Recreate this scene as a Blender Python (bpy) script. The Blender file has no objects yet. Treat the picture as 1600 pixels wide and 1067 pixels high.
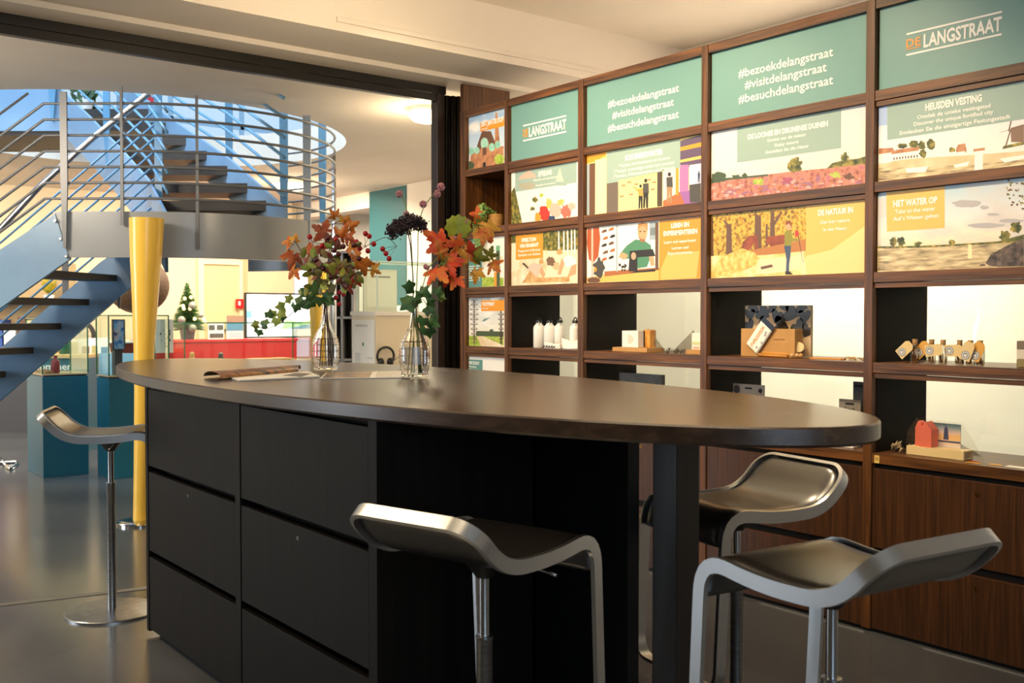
import bpy, bmesh, math, random
from mathutils import Vector, Matrix
random.seed(7)
R_ = random.Random(11)
PI = math.pi
scn = bpy.context.scene
col = scn.collection

# ---------------------------------------------------------------- camera, world, light, exposure
FPX = 1585.0; EYE = 1.25
YAW = math.radians(52.0); PITCH = math.atan(40.5/FPX)
F0 = Vector((-math.sin(YAW), math.cos(YAW), 0)); RT = Vector((math.cos(YAW), math.sin(YAW), 0)); UPZ = Vector((0,0,1))
FW = F0*math.cos(PITCH) - UPZ*math.sin(PITCH); UP = F0*math.sin(PITCH) + UPZ*math.cos(PITCH)
CAM = Vector((0,0,EYE))
cd = bpy.data.cameras.new('camera'); cam = bpy.data.objects.new('camera', cd); col.objects.link(cam)
cd.sensor_width = 36.0; cd.lens = 36.0*FPX/1600.0; cd.clip_start = .05; cd.clip_end = 200
cam.matrix_world = Matrix(((RT.x,UP.x,-FW.x,0),(RT.y,UP.y,-FW.y,0),(RT.z,UP.z,-FW.z,EYE),(0,0,0,1)))
cd.dof.use_dof = True; cd.dof.focus_distance = 3.75; cd.dof.aperture_fstop = 6.5
scn.camera = cam
scn.view_settings.view_transform = 'Standard'; scn.view_settings.look = 'None'
scn.view_settings.gamma = 1.0; scn.view_settings.exposure = 0.0; scn.view_settings.use_curve_mapping = False

w = bpy.data.worlds.new('sky'); scn.world = w; w.use_nodes = True
nt = w.node_tree; bg = nt.nodes['Background']; bg.inputs[0].default_value = (.56,.78,1.0,1); bg.inputs[1].default_value = 1.0

def lamp(name, kind, loc, energy, color=(1,.74,.45), target=None, **kw):
    l = bpy.data.lights.new(name, kind); l.energy = energy; l.color = color
    for k, v in kw.items(): setattr(l, k, v)
    o = bpy.data.objects.new(name, l); col.objects.link(o); o.location = loc
    if target is not None:
        o.rotation_euler = (Vector(target)-Vector(loc)).to_track_quat('-Z','Y').to_euler()
    return o
WARM = (1,.77,.48)
SP = dict(spot_size=math.radians(80), spot_blend=.8, shadow_soft_size=.05)
lamp('ceiling_spot_light','SPOT',(-4.2,2.2,2.9),84,WARM,(-4.3,3.6,1.6),**SP)
lamp('ceiling_spot_light','SPOT',(-3.5,2.1,2.9),106,WARM,(-3.5,3.6,1.65),**SP)
lamp('ceiling_spot_light','SPOT',(-2.7,2.1,2.9),122,WARM,(-2.75,3.6,1.55),**SP)
lamp('ceiling_spot_light','SPOT',(-1.75,2.2,2.9),88,WARM,(-1.9,3.4,.55),**SP)
lamp('ceiling_spot_light','SPOT',(-2.75,3.0,2.93),95,WARM,(-1.5,1.8,.75),spot_size=math.radians(62),spot_blend=.8,shadow_soft_size=.08)  # added spot, placed to throw a warm sheen off the stool seats
lamp('warm_fill_light','AREA',(-1.6,1.2,2.95),22,WARM,(-1.6,1.2,0),size=1.6)  # unseen overhead fill for the front room, no fixture modelled
lamp('warm_fill_light','AREA',(-3.6,-.2,2.95),75,WARM,(-3.6,.3,0),size=1.4)  # added fill that warms the floor and stool base at the left
lamp('assumed_uplight','AREA',(-3.4,2.2,2.3),16,WARM,(-4.4,2.6,3.0),size=.5)  # assumed uplight, unseen and without fixture, brightens the side of the ceiling beam
lamp('back_room_light','AREA',(-2.3,4.35,2.75),70,(1,.86,.68),(-2.3,4.7,0),size=1.0)  # assumed unseen back room lamps, brightening the wall behind the shelving
lamp('back_room_spot','SPOT',(-3.1,4.2,2.9),190,(1,.84,.62),(-3.15,5.0,1.2),spot_size=math.radians(58),spot_blend=.7,shadow_soft_size=.06)
lamp('back_room_light','AREA',(-3.6,4.35,2.55),75,(1,.90,.74),(-3.7,4.7,0),size=.6)
lamp('added_hall_light','AREA',(-10.6,1.0,2.6),225,(1,.85,.65),(-11.6,1.0,0),size=2.5)  # added area lamps in the hall, here and below, no fixtures modelled
lamp('added_hall_light','AREA',(-10.5,4.6,2.6),190,(1,.85,.65),(-11.0,4.8,0),size=2.0)
lamp('added_hall_light','AREA',(-6.9,4.9,2.6),60,(1,.86,.66),(-6.9,4.9,0),size=1.0)
lamp('added_hall_light','AREA',(-11.5,8.0,2.6),70,(1,.87,.7),(-11.5,8.0,0),size=1.5)
lamp('hall_fill_light','AREA',(-5.7,-.3,2.6),110,(1,.86,.68),(-8.0,1.6,1.2),size=.9)  # added fill without a fixture, brightens the landing fascia and yellow pillar
lamp('skylight_glow','AREA',(-7.6,1.0,5.2),400,(.66,.83,1.0),(-7.9,2.0,1.5),size=3.0)
lamp('assumed_hall_daylight','AREA',(-8.6,-5.5,2.0),300,(.76,.88,1.0),(-8.6,2.0,1.3),size=3.0)  # assumed daylight from the left, an added area lamp; that wall is solid
lamp('assumed_window_light','AREA',(2.9,-.5,1.8),52,(.62,.80,1.0),(0,.8,1.0),size=2.2)  # added area lamp strengthening the assumed window behind the camera

def at(x, y, d):
    r = FW + RT*((x-800)/FPX) + UP*((533.5-y)/FPX)
    return CAM + r*(d/r.dot(F0))
def atY(x, y, Y):
    r = FW + RT*((x-800)/FPX) + UP*((533.5-y)/FPX); return CAM + r*(Y/r.y)
def atX(x, y, X):
    r = FW + RT*((x-800)/FPX) + UP*((533.5-y)/FPX); return CAM + r*(X/r.x)
def atZ(x, y, z):
    r = FW + RT*((x-800)/FPX) + UP*((533.5-y)/FPX); return CAM + r*((z-EYE)/r.z)
def cv(a, d, z): return RT*a + F0*d + UPZ*z

# ---------------------------------------------------------------- materials
def lin(h):
    h = h.lstrip('#'); o = []
    for i in (0,2,4):
        c = int(h[i:i+2],16)/255
        o.append(c/12.92 if c <= .04045 else ((c+.055)/1.055)**2.4)
    return (o[0],o[1],o[2],1)
MATS = {}
def M(name, h, rough=.5, metal=0.0, **kw):
    if name in MATS: return MATS[name]
    m = bpy.data.materials.new(name); m.use_nodes = True; b = m.node_tree.nodes['Principled BSDF']
    b.inputs['Base Color'].default_value = lin(h); b.inputs['Roughness'].default_value = rough; b.inputs['Metallic'].default_value = metal
    for k, v in kw.items(): b.inputs[k].default_value = v
    MATS[name] = m; return m
def N(name, cols, scale=5, rough=.5, metal=0.0, stretch=(1,1,1), detail=4, bump=0.0, rvar=0.0, pos=None, bdist=.01, **kw):
    """noise between several colours, stretched along an axis"""
    if name in MATS: return MATS[name]
    m = M(name, cols[0], rough, metal, **kw); t = m.node_tree; b = t.nodes['Principled BSDF']
    tc = t.nodes.new('ShaderNodeTexCoord'); mp = t.nodes.new('ShaderNodeMapping'); mp.inputs['Scale'].default_value = stretch
    no = t.nodes.new('ShaderNodeTexNoise'); no.inputs['Scale'].default_value = scale; no.inputs['Detail'].default_value = detail
    cr = t.nodes.new('ShaderNodeValToRGB'); el = cr.color_ramp.elements
    n = len(cols); ps = pos or [.32+.36*i/(n-1) for i in range(n)]
    el[0].position = ps[0]; el[0].color = lin(cols[0]); el[1].position = ps[-1]; el[1].color = lin(cols[-1])
    for i in range(1, n-1):
        e = el.new(ps[i]); e.color = lin(cols[i])
    L = t.links.new
    L(tc.outputs['Object'], mp.inputs['Vector']); L(mp.outputs['Vector'], no.inputs['Vector']); L(no.outputs['Fac'], cr.inputs['Fac']); L(cr.outputs['Color'], b.inputs['Base Color'])
    if rvar:
        mr = t.nodes.new('ShaderNodeMapRange'); mr.inputs['To Min'].default_value = rough-rvar; mr.inputs['To Max'].default_value = rough+rvar
        L(no.outputs['Fac'], mr.inputs['Value']); L(mr.outputs['Result'], b.inputs['Roughness'])
    if bump:
        bp = t.nodes.new('ShaderNodeBump'); bp.inputs['Strength'].default_value = bump; bp.inputs['Distance'].default_value = bdist
        L(no.outputs['Fac'], bp.inputs['Height']); L(bp.outputs['Normal'], b.inputs['Normal'])
    return m
def EM(name, h, strength):
    if name in MATS: return MATS[name]
    m = M(name, h, .6); b = m.node_tree.nodes['Principled BSDF']
    b.inputs['Emission Color'].default_value = lin(h); b.inputs['Emission Strength'].default_value = strength
    return m
def GRAD(name, stops, z0, z1, clouds=None, cscale=6, rough=.4):
    """a printed picture's own vertical colour run between two heights, with optional printed clouds"""
    m = M(name, stops[0][1], rough); t = m.node_tree; b = t.nodes['Principled BSDF']; L = t.links.new
    g = t.nodes.new('ShaderNodeNewGeometry'); s = t.nodes.new('ShaderNodeSeparateXYZ'); mr = t.nodes.new('ShaderNodeMapRange')
    mr.inputs['From Min'].default_value = z0; mr.inputs['From Max'].default_value = z1
    cr = t.nodes.new('ShaderNodeValToRGB'); el = cr.color_ramp.elements
    el[0].position = stops[0][0]; el[0].color = lin(stops[0][1]); el[1].position = stops[-1][0]; el[1].color = lin(stops[-1][1])
    for p, c in stops[1:-1]:
        e = el.new(p); e.color = lin(c)
    L(g.outputs['Position'], s.inputs[0]); L(s.outputs['Z'], mr.inputs['Value']); L(mr.outputs['Result'], cr.inputs['Fac'])
    if clouds:
        mp = t.nodes.new('ShaderNodeMapping'); mp.inputs['Scale'].default_value = (1,1,2.6)
        no = t.nodes.new('ShaderNodeTexNoise'); no.inputs['Scale'].default_value = cscale; no.inputs['Detail'].default_value = 5
        c2 = t.nodes.new('ShaderNodeValToRGB'); c2.color_ramp.elements[0].position = .48; c2.color_ramp.elements[1].position = .66
        mx = t.nodes.new('ShaderNodeMixRGB'); mx.inputs['Color2'].default_value = lin(clouds)
        L(g.outputs['Position'], mp.inputs['Vector']); L(mp.outputs['Vector'], no.inputs['Vector']); L(no.outputs['Fac'], c2.inputs['Fac'])
        L(c2.outputs['Color'], mx.inputs['Fac']); L(cr.outputs['Color'], mx.inputs['Color1']); L(mx.outputs['Color'], b.inputs['Base Color'])
    else: L(cr.outputs['Color'], b.inputs['Base Color'])
    return m
def thin_glass(name, tint, amount=.12, rough=0.0):
    m = bpy.data.materials.new(name); m.use_nodes = True; t = m.node_tree; t.nodes.clear()
    o = t.nodes.new('ShaderNodeOutputMaterial'); a = t.nodes.new('ShaderNodeBsdfTransparent'); g = t.nodes.new('ShaderNodeBsdfGlossy'); x = t.nodes.new('ShaderNodeMixShader')
    lw = t.nodes.new('ShaderNodeLayerWeight'); lw.inputs['Blend'].default_value = .25; mu = t.nodes.new('ShaderNodeMath'); mu.operation = 'MULTIPLY_ADD'
    mu.inputs[1].default_value = .55; mu.inputs[2].default_value = amount*.35
    a.inputs[0].default_value = lin(tint); g.inputs['Roughness'].default_value = rough
    t.links.new(lw.outputs['Fresnel'], mu.inputs[0]); t.links.new(mu.outputs[0], x.inputs[0]); t.links.new(a.outputs[0], x.inputs[1]); t.links.new(g.outputs[0], x.inputs[2]); t.links.new(x.outputs[0], o.inputs[0])
    MATS[name] = m; return m

WOODV = N('oak_vertical_grain', ['#402511','#5a3618','#754821'], 9, .42, stretch=(7,7,.35), detail=6, bump=.12, rvar=.06)
WOODH = N('oak_horizontal_grain', ['#402511','#5c3819','#794b23'], 9, .42, stretch=(.35,7,7), detail=6, bump=.12, rvar=.06)
DRAWW = N('drawer_veneer', ['#341e0e','#432610','#523015'], 14, .42, stretch=(9,6,.25), detail=8, bump=.06, rvar=.06)
TABLEW = N('table_veneer', ['#2e1d14','#3d291c','#4b3424'], 6, .26, stretch=(.5,8,8), detail=6, rvar=.03, **{'Specular IOR Level':1.0})
CABW = N('cabinet_veneer', ['#0d0a08','#130f0c','#19130f'], 7, .5, stretch=(8,6,.3), detail=5, **{'Specular IOR Level':.16})
PANELW = M('dark_panel', '#101113', .36, 0.0, **{'Specular IOR Level':.3})
DARKIN = M('dark_recess', '#120d0a', .7)
BLACK = M('black_lacquer', '#17130f', .35)
BLACKG = M('black_rail_gloss', '#0d0c0b', .15)
STEEL = N('brushed_steel', ['#9a9b9d','#b4b5b6'], 30, .3, 1.0, stretch=(1,1,8), rvar=.05)
SATIN = M('satin_aluminium', '#cdcfd1', .3, 1.0)
CHROME = M('polished_steel', '#c9cacb', .12, 1.0)
LEATHER = N('black_leather', ['#14100d','#1b1612'], 60, .3, bump=.03, bdist=.002, **{'IOR':2.3})
PLASTIC = M('black_plastic', '#141414', .4)
WALLW = N('white_plaster', ['#e6dfd2','#eae3d7'], 3, .85)
WALLC = N('cream_plaster', ['#e8d9b8','#eedfbf'], 2, .85)
CEIL = N('ceiling_plaster', ['#d9cfc2','#e0d6c9'], 1.5, .85)
FLOORM = N('grey_resin_floor', ['#46484b','#505255','#5a5b5d'], 1.2, .18, detail=6, rvar=.05, **{'Specular IOR Level':.75})
BLUEST = N('blue_grey_steel_paint', ['#6a87a3','#7491ac'], 3, .3, rvar=.05)
GREYST = N('grey_steel_paint', ['#868a8e','#8c9094'], 2.5, .26, rvar=.02)
GREYRAIL = M('grey_rail_paint', '#626467', .35)
BLUERAIL = M('blue_rail_paint', '#53809f', .35)
TREADM = M('dark_tread', '#241c17', .5)
YELLOW = M('yellow_lacquer', '#e8bd4c', .2, 0.0)
TEAL = M('teal_board', '#255f68', .45)
TEALPED = M('teal_pedestal', '#0f6076', .4)
WHITE = M('white_lacquer', '#ece8e0', .4)
PAPER = M('white_paper', '#f2efe8', .6)
CREAMW = M('cream_lacquer', '#e6d9bf', .45)
KRAFT = N('kraft_card', ['#b98b52','#c4965c'], 12, .7)
RED = M('red_lacquer', '#c3141d', .35)
GLASST = thin_glass('clear_pane', '#f6fbf8', .10)
GLASSG = thin_glass('display_glass', '#eef7f2', .12)
GEDGE = M('green_glass_edge', '#1f6b4a', .2)
CELLO = thin_glass('cellophane', '#fdfcf9', .04, .05)
VASEG = M('vase_glass', '#ffffff', .02, 0.0, **{'Transmission Weight':1.0, 'IOR':1.42})
PTEAL = M('print_teal', '#6f9c98', .4)
PTEALD = M('print_teal_deep', '#5b9089', .4)
PTEALL = M('print_teal_pale', '#98b1a9', .4)
PWHITE = M('print_white', '#f7f4ec', .4)
PORANGE = M('print_orange', '#e89a2c', .4)
PORANGEL = M('print_orange_pale', '#efbd63', .4)

# ---------------------------------------------------------------- mesh helpers
OFF = {}
class MB:
    def __init__(s): s.v=[]; s.f=[]; s.mi=[]; s.mats=[]
    def _m(s, m):
        if m is None: return 0
        if m not in s.mats: s.mats.append(m)
        return s.mats.index(m)
    def add(s, vs, fs, m=None):
        b = len(s.v); k = s._m(m); s.v += [Vector(p) for p in vs]
        for f in fs: s.f.append([b+i for i in f]); s.mi.append(k)
        return s
    def box(s, lo, hi, m=None, bev=0.0, mat=None):
        lo, hi = Vector(lo), Vector(hi)
        lo, hi = Vector([min(a,b) for a,b in zip(lo,hi)]), Vector([max(a,b) for a,b in zip(lo,hi)])
        bm = bmesh.new(); bmesh.ops.create_cube(bm, size=1)
        for v in bm.verts: v.co = Vector([(lo[i]+hi[i])/2 + v.co[i]*(hi[i]-lo[i]) for i in range(3)])
        if bev: bmesh.ops.bevel(bm, geom=list(bm.edges), offset=bev, segments=2, affect='EDGES', profile=.6)
        bm.verts.index_update()
        vs = [mat @ v.co if mat else v.co.copy() for v in bm.verts]
        s.add(vs, [[v.index for v in f.verts] for f in bm.faces], m); bm.free(); return s
    def prism(s, pts, vec, m=None):
        n = len(pts); vec = Vector(vec); a = [Vector(p) for p in pts]; b = [p+vec for p in a]
        fs = [list(range(n))[::-1], list(range(n, 2*n))] + [[i,(i+1)%n,n+(i+1)%n,n+i] for i in range(n)]
        return s.add(a+b, fs, m)
    def tube(s, path, r, m=None, n=8, caps=True, closed=False):
        P = [Vector(p) for p in path]; k = len(P); rr = r if isinstance(r,(list,tuple)) else [r]*k
        vs = []; fs = []; prev = None
        for i, p in enumerate(P):
            if closed: t = P[(i+1)%k]-P[i-1]
            else: t = P[min(i+1,k-1)]-P[max(i-1,0)]
            t.normalize()
            if prev is None:
                u = t.orthogonal().normalized()
            else:
                u = (prev - t*prev.dot(t)); u = u.normalized() if u.length > 1e-6 else t.orthogonal().normalized()
            prev = u; v2 = t.cross(u)
            for j in range(n):
                a = 2*PI*j/n; vs.append(p + (u*math.cos(a)+v2*math.sin(a))*rr[i])
        for i in range(k if closed else k-1):
            for j in range(n):
                a = i*n+j; b = i*n+(j+1)%n; c = ((i+1)%k)*n; fs.append([a,b,c+(j+1)%n,c+j])
        if caps and not closed: fs.append(list(range(n))[::-1]); fs.append([(k-1)*n+j for j in range(n)])
        return s.add(vs, fs, m)
    def lathe(s, prof, c=(0,0,0), m=None, n=32, top=True, bottom=True, axis=None):
        c = Vector(c); vs=[]; fs=[]; k=len(prof)
        for r, z in prof:
            for j in range(n):
                a=2*PI*j/n; p = Vector((r*math.cos(a), r*math.sin(a), z))
                vs.append(c + (axis @ p if axis else p))
        for i in range(k-1):
            for j in range(n): fs.append([i*n+j, i*n+(j+1)%n, (i+1)*n+(j+1)%n, (i+1)*n+j])
        if bottom: fs.append(list(range(n))[::-1])
        if top: fs.append([(k-1)*n+j for j in range(n)])
        return s.add(vs, fs, m)
    def ball(s, c, r, m=None, n=10, sc=(1,1,1)):
        c = Vector(c); prof=[]; h=max(4,n//2+1)
        vs=[]; fs=[]
        for i in range(h+1):
            th = PI*i/h
            for j in range(n):
                a=2*PI*j/n; vs.append(c+Vector((r*sc[0]*math.sin(th)*math.cos(a), r*sc[1]*math.sin(th)*math.sin(a), r*sc[2]*math.cos(th))))
        for i in range(h):
            for j in range(n): fs.append([i*n+j,(i+1)*n+j,(i+1)*n+(j+1)%n,i*n+(j+1)%n])
        return s.add(vs, fs, m)
    def build(s, name, m=None, parent=None, smooth=False, auto=None, label=None, weld=False):
        me = bpy.data.meshes.new(name)
        if parent is not None: off = OFF[parent.name]
        else:
            xs=[p.x for p in s.v]; ys=[p.y for p in s.v]; zs=[p.z for p in s.v]
            off = Vector(((min(xs)+max(xs))/2,(min(ys)+max(ys))/2,min(zs)))
        me.from_pydata([p-off for p in s.v], [], s.f)
        if m is not None and not s.mats: s.mats=[m]
        for k in s.mats: me.materials.append(k)
        for p, i in zip(me.polygons, s.mi): p.material_index = i if len(s.mats)>1 else 0
        if weld:
            bm=bmesh.new(); bm.from_mesh(me); bmesh.ops.remove_doubles(bm, verts=bm.verts, dist=1e-5); bmesh.ops.recalc_face_normals(bm, faces=bm.faces); bm.to_mesh(me); bm.free()
        if smooth or auto:
            for p in me.polygons: p.use_smooth = True
            if auto: me.set_sharp_from_angle(angle=math.radians(auto))
        o = bpy.data.objects.new(name, me); col.objects.link(o)
        if parent is not None: o.parent = parent
        else: o.location = off
        OFF[o.name] = off.copy()
        if label: o['label'] = label
        return o
def tag(o, label, cat, group=None, kind=None):
    o['label']=label; o['category']=cat
    if group: o['group']=group
    if kind: o['kind']=kind
    return o
def thing(name, label, cat, loc=(0,0,0), group=None):
    o = bpy.data.objects.new(name, None); o.empty_display_size=.05; col.objects.link(o); o.location=loc; OFF[o.name]=Vector(loc)
    return tag(o, label, cat, group)
def struct(name, mb, m=None, **kw):
    o = mb.build(name, m, **kw); o['kind']='structure'; return o
def copy_tree(o, parent=None):
    c = o.copy(); col.objects.link(c); OFF[c.name]=OFF[o.name].copy()
    if parent is not None: c.parent = parent
    for ch in list(o.children): copy_tree(ch, c)
    return c
def text_mesh(body, width=None, height=.05, bold=0.0, space=1.0):
    """flat letters as mesh vertices in a plane; x from -w/2 to w/2, baseline at y 0; capital height = height"""
    c = bpy.data.curves.new('lettering','FONT'); c.body = body; c.size = 1.0; c.align_x='CENTER'; c.offset = bold; c.resolution_u = 2; c.space_character = space
    o = bpy.data.objects.new('lettering', c); col.objects.link(o)
    bpy.context.view_layer.update()
    me = bpy.data.meshes.new_from_object(o.evaluated_get(bpy.context.evaluated_depsgraph_get()))
    vs = [v.co.copy() for v in me.vertices]; fs = [list(p.vertices) for p in me.polygons]
    bpy.data.objects.remove(o); bpy.data.curves.remove(c); bpy.data.meshes.remove(me)
    if not vs: return [], []
    x0=min(v.x for v in vs); x1=max(v.x for v in vs)
    sy = height/.70; sx = (width/(x1-x0)) if width else sy; mx=(x0+x1)/2
    return [Vector(((v.x-mx)*sx, v.y*sy, 0)) for v in vs], fs
def put_text(mb, body, origin, xdir, ydir, width, height, m, bold=0.0):
    vs, fs = text_mesh(body, width, height, bold)
    xdir=Vector(xdir).normalized(); ydir=Vector(ydir).normalized(); o=Vector(origin)
    mb.add([o+xdir*v.x+ydir*v.y for v in vs], fs, m)

# ================================================================= THE SETTING
BY = 3.564        # front plane of the shelving wall
HX = -5.2         # plane of the folding doors
YB = 5.0          # wall behind the shelving
struct('floor', MB().box((-13,-7,-.12),(3.2,10,0)), FLOORM)
HALLZ = 2.72
# hall ceiling with a round well for the stairs
hc = cv(-3.1,8.35,0); hr = 1.72
mb = MB(); n = 72
ring = [Vector((hc.x+hr*math.cos(2*PI*i/n), hc.y+hr*math.sin(2*PI*i/n), 0)) for i in range(n)]
X0c,X1c,Y0c,Y1c = -13.0, HX-.02, -7.0, 10.0
outer=[]
for p in ring:
    d=(p-hc).normalized(); ts=[]
    if d.x>1e-6: ts.append((X1c-hc.x)/d.x)
    if d.x<-1e-6: ts.append((X0c-hc.x)/d.x)
    if d.y>1e-6: ts.append((Y1c-hc.y)/d.y)
    if d.y<-1e-6: ts.append((Y0c-hc.y)/d.y)
    outer.append(hc+d*min(ts))
Z1=Vector((0,0,HALLZ)); Z2=Vector((0,0,HALLZ+.3))
vs=[p+Z1 for p in ring]+[p+Z1 for p in outer]+[p+Z2 for p in ring]+[p+Z2 for p in outer]
fs=[]
for i in range(n):
    j=(i+1)%n
    fs += [[i,n+i,n+j,j],[2*n+i,2*n+j,3*n+j,3*n+i],[i,j,2*n+j,2*n+i]]
corner=[Vector((x,y,0)) for x in (X0c,X1c) for y in (Y0c,Y1c)]
for i in range(n):   # fill the four corners
    j=(i+1)%n
    for c in corner:
        a,b=outer[i],outer[j]
        if (abs(a.x-c.x)<1e-4 and abs(b.y-c.y)<1e-4) or (abs(a.y-c.y)<1e-4 and abs(b.x-c.x)<1e-4):
            if (a-b).length>1e-4 and abs(a.x-b.x)>1e-4 and abs(a.y-b.y)>1e-4:
                k=len(vs); vs += [c+Z1,c+Z2]; fs += [[n+i,k,n+j],[3*n+i,3*n+j,k+1]]
struct('ceiling', MB().add(vs,fs), CEIL)
# hall walls
HBX=-12.5; HWY=6.1
mb=MB().box((HBX-.2,-7,0),(HBX,HWY+.2,HALLZ)); struct('wall_back', mb, WALLC)
struct('wall_left', MB().box((-13,-7.2,0),(3.2,-7.0,3.3)), WALLC)
xw=atY(577,300,HWY).x
mb=MB().box((xw,HWY,0),(HX,HWY+.2,HALLZ)); mb.box((HBX,HWY,2.53),(xw,HWY+.2,HALLZ)); struct('wall_right', mb, WALLW)
mb=MB().box((-13,9.6,0),(HX,9.8,HALLZ)); mb.box((-13.2,HWY,0),(-13,9.8,HALLZ)); struct('wall_far', mb, WALLW)
# pilaster and door in the back wall
p0=atX(387,400,HBX+.25); p1=atX(457,400,HBX+.25)
struct('wall_pier', MB().box((HBX,p0.y,0),(HBX+.25,p1.y,HALLZ)), N('beige_plaster',['#d8c4a0','#decaa6'],2,.85))
pa=atX(306,405,HBX); pb=atX(378,405,HBX); dt=pa.z
d=struct('door_1', MB().box((HBX,pa.y+.06,0),(HBX+.05,pb.y-.06,dt-.05)), M('cream_door','#e9d2a0',.5))
m2=MB().box((HBX,pa.y,0),(HBX+.09,pa.y+.07,dt-.06)); m2.box((HBX,pb.y-.07,0),(HBX+.09,pb.y,dt-.06)); m2.box((HBX,pa.y,dt-.06),(HBX+.09,pb.y,dt)); m2.build('door_frame', M('cream_frame','#efe3c4',.5), d)
m2=MB().box((HBX+.05,pa.y+.25,1.05),(HBX+.09,pa.y+.36,1.08)); m2.build('door_handle', STEEL, d)
# bright window in the corner of the back wall
pw0=atX(459,420,HBX+.05); pw1=atX(482,420,HBX+.05)
wn=struct('window_1', MB().box((HBX,pw0.y,.7),(HBX+.05,pw1.y,pw0.z)), EM('daylit_pane','#d7e8fb',1.3))
MB().box((HBX+.05,pw0.y-.05,.65),(HBX+.08,pw0.y,pw0.z+.05)).box((HBX+.05,pw1.y,.65),(HBX+.08,pw1.y+.05,pw0.z+.05)).box((HBX+.05,pw0.y,pw0.z),(HBX+.08,pw1.y,pw0.z+.05)).build('window_frame', WHITE, wn)
# upper floor glazing seen through the well
gx=-15.0
mb=MB()
for y in [-9+1.1*i for i in range(19)]: mb.box((gx,y-.03,3.0),(gx+.06,y+.03,8))
for z in (3.05,4.15,5.6,7.0): mb.box((gx,-9,z-.04),(gx+.06,11,z+.04))
struct('window_2', mb, M('pale_glazing_bar','#a9c6de',.4))
# front room
FZ=2.99
struct('ceiling_front', MB().box((HX,-7,FZ),(3.2,YB+.2,FZ+.2)), CEIL)
mb=MB().box((HX-.02,-7,2.68),(-4.58,YB,FZ+.02)); mb.box((HX-.05,-7,2.652),(-4.985,YB,2.69)); struct('ceiling_beam', mb, CEIL)
struct('trim_1', MB().box((-4.58,2.46,2.722),(-4.568,4.45,2.748),bev=.002), CEIL)
struct('wall_shelf', MB().box((HX,YB,0),(3.2,YB+.2,FZ)), WALLW)
mb=MB().box((3.0,-7,0),(3.2,-2.6,FZ)); mb.box((3.0,1.6,0),(3.2,YB,FZ)); mb.box((3.0,-2.6,0),(3.2,1.6,.8)); mb.box((3.0,-2.6,2.7),(3.2,1.6,FZ)); struct('wall_window', mb, WALLW)
wn=struct('assumed_window', MB().box((3.05,-2.6,.8),(3.1,-2.5,2.7)).box((3.05,1.5,.8),(3.1,1.6,2.7)).box((3.05,-.55,.8),(3.1,-.45,2.7)).box((3.05,-2.6,2.6),(3.1,1.6,2.7)).box((3.05,-2.6,.8),(3.1,1.6,.9)), WHITE)  # assumed window out of view, inferred from cool reflections on the dark panels
mb=MB().box((HX-.02,-7,0),(HX+.1,-2.2,2.68)); mb.box((HX-.05,BY+.34,0),(HX+.0,YB,2.66)); mb.box((HX-.12,YB,0),(HX,HWY+.1,HALLZ)); struct('wall_divider', mb, WALLW)
# floor joint
struct('trim_2', MB().prism([atZ(0,947,.001),atZ(0,943,.001),atZ(235,916,.001),atZ(235,920,.001)],(0,0,.0012)), M('floor_joint','#6d6a63',.4))

# folding door frame of the opening
t=thing('folding_door_frame','black folding door frame with stacked black leaves beside the shelving','door frame',(HX,BY-.1,0))
mb=MB().box((HX-.04,-2.2,2.603),(HX+.02,BY-.03,2.652)); mb.box((HX-.03,-2.2,2.557),(HX+.012,BY-.03,2.601)); mb.build('head_rail', BLACK, t, label='black two-step head rail')
yl=atX(681,400,HX).y
MB().box((HX-.05,yl,0),(HX+.02,yl+.055,2.603),bev=.003).build('jamb', M('dark_brown_jamb','#2a1d14',.4), t)
for i in range(4):
    y=yl+.06+i*.034
    MB().box((HX-.05+.0,y,.01),(HX+.03+.012*i,y+.028,2.6),bev=.004).build('door_leaf', BLACKG, t)

# ================================================================= STAIRS IN THE HALL
st=thing('staircase','blue-grey steel staircase with dark treads and a curved railed landing','staircase',cv(-2.6,7.0,0))
ZL=1.88
# landing outline
def arc(cx,cy,r,a0,a1,n): return [(cx+r*math.cos(math.radians(a0+(a1-a0)*i/n)), cy+r*math.sin(math.radians(a0+(a1-a0)*i/n))) for i in range(n+1)]
land=[(-2.80,6.22)]+arc(-2.3,7.22,1.0,-90,80,28)
def rim(off):
    return [(-2.80,6.22-off)]+arc(-2.3,7.22,1.0+off,-90,80,28)
deck=[cv(a,d_,ZL-.05) for a,d_ in land]+[cv(-2.80,8.1,ZL-.05)]
MB().prism(deck,(0,0,.05)).build('landing_deck', TREADM, st)
def rim(off): return [(-2.80,6.22-off)]+arc(-2.3,7.22,1.0+off,-90,80,64)
o1=rim(.012); i1=rim(-.012); nR=len(o1); vs=[]; fs=[]
for z in (1.605,1.885):
    vs += [cv(*p,z) for p in o1]+[cv(*p,z) for p in i1]
for i in range(nR-1):
    fs += [[i,i+1,2*nR+i+1,2*nR+i],[nR+i+1,nR+i,3*nR+i,3*nR+i+1],[2*nR+i,2*nR+i+1,3*nR+i+1,3*nR+i],[i+1,i,nR+i,nR+i+1]]
fs += [[0,2*nR,3*nR,nR],[nR-1,2*nR-1,4*nR-1,3*nR-1]]
MB().add(vs,fs).build('landing_fascia', GREYST, st, auto=40)
# treads of the lower flight
RISE=.171
def nearA(s): return cv(-2.74-s, 6.22-.10*s, 0)
for k in range(1,11):
    z=ZL-RISE*k
    na=-2.70-.262*(k-1); fa=-2.807-.2*(k-2)
    q=[cv(na+.02,6.26,z-.045),cv(fa,7.22,z-.045),cv(fa-.235,7.22,z-.045),cv(na-.30,6.26,z-.045)]
    MB().prism(q,(0,0,.045)).build('tread', TREADM, st)
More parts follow.
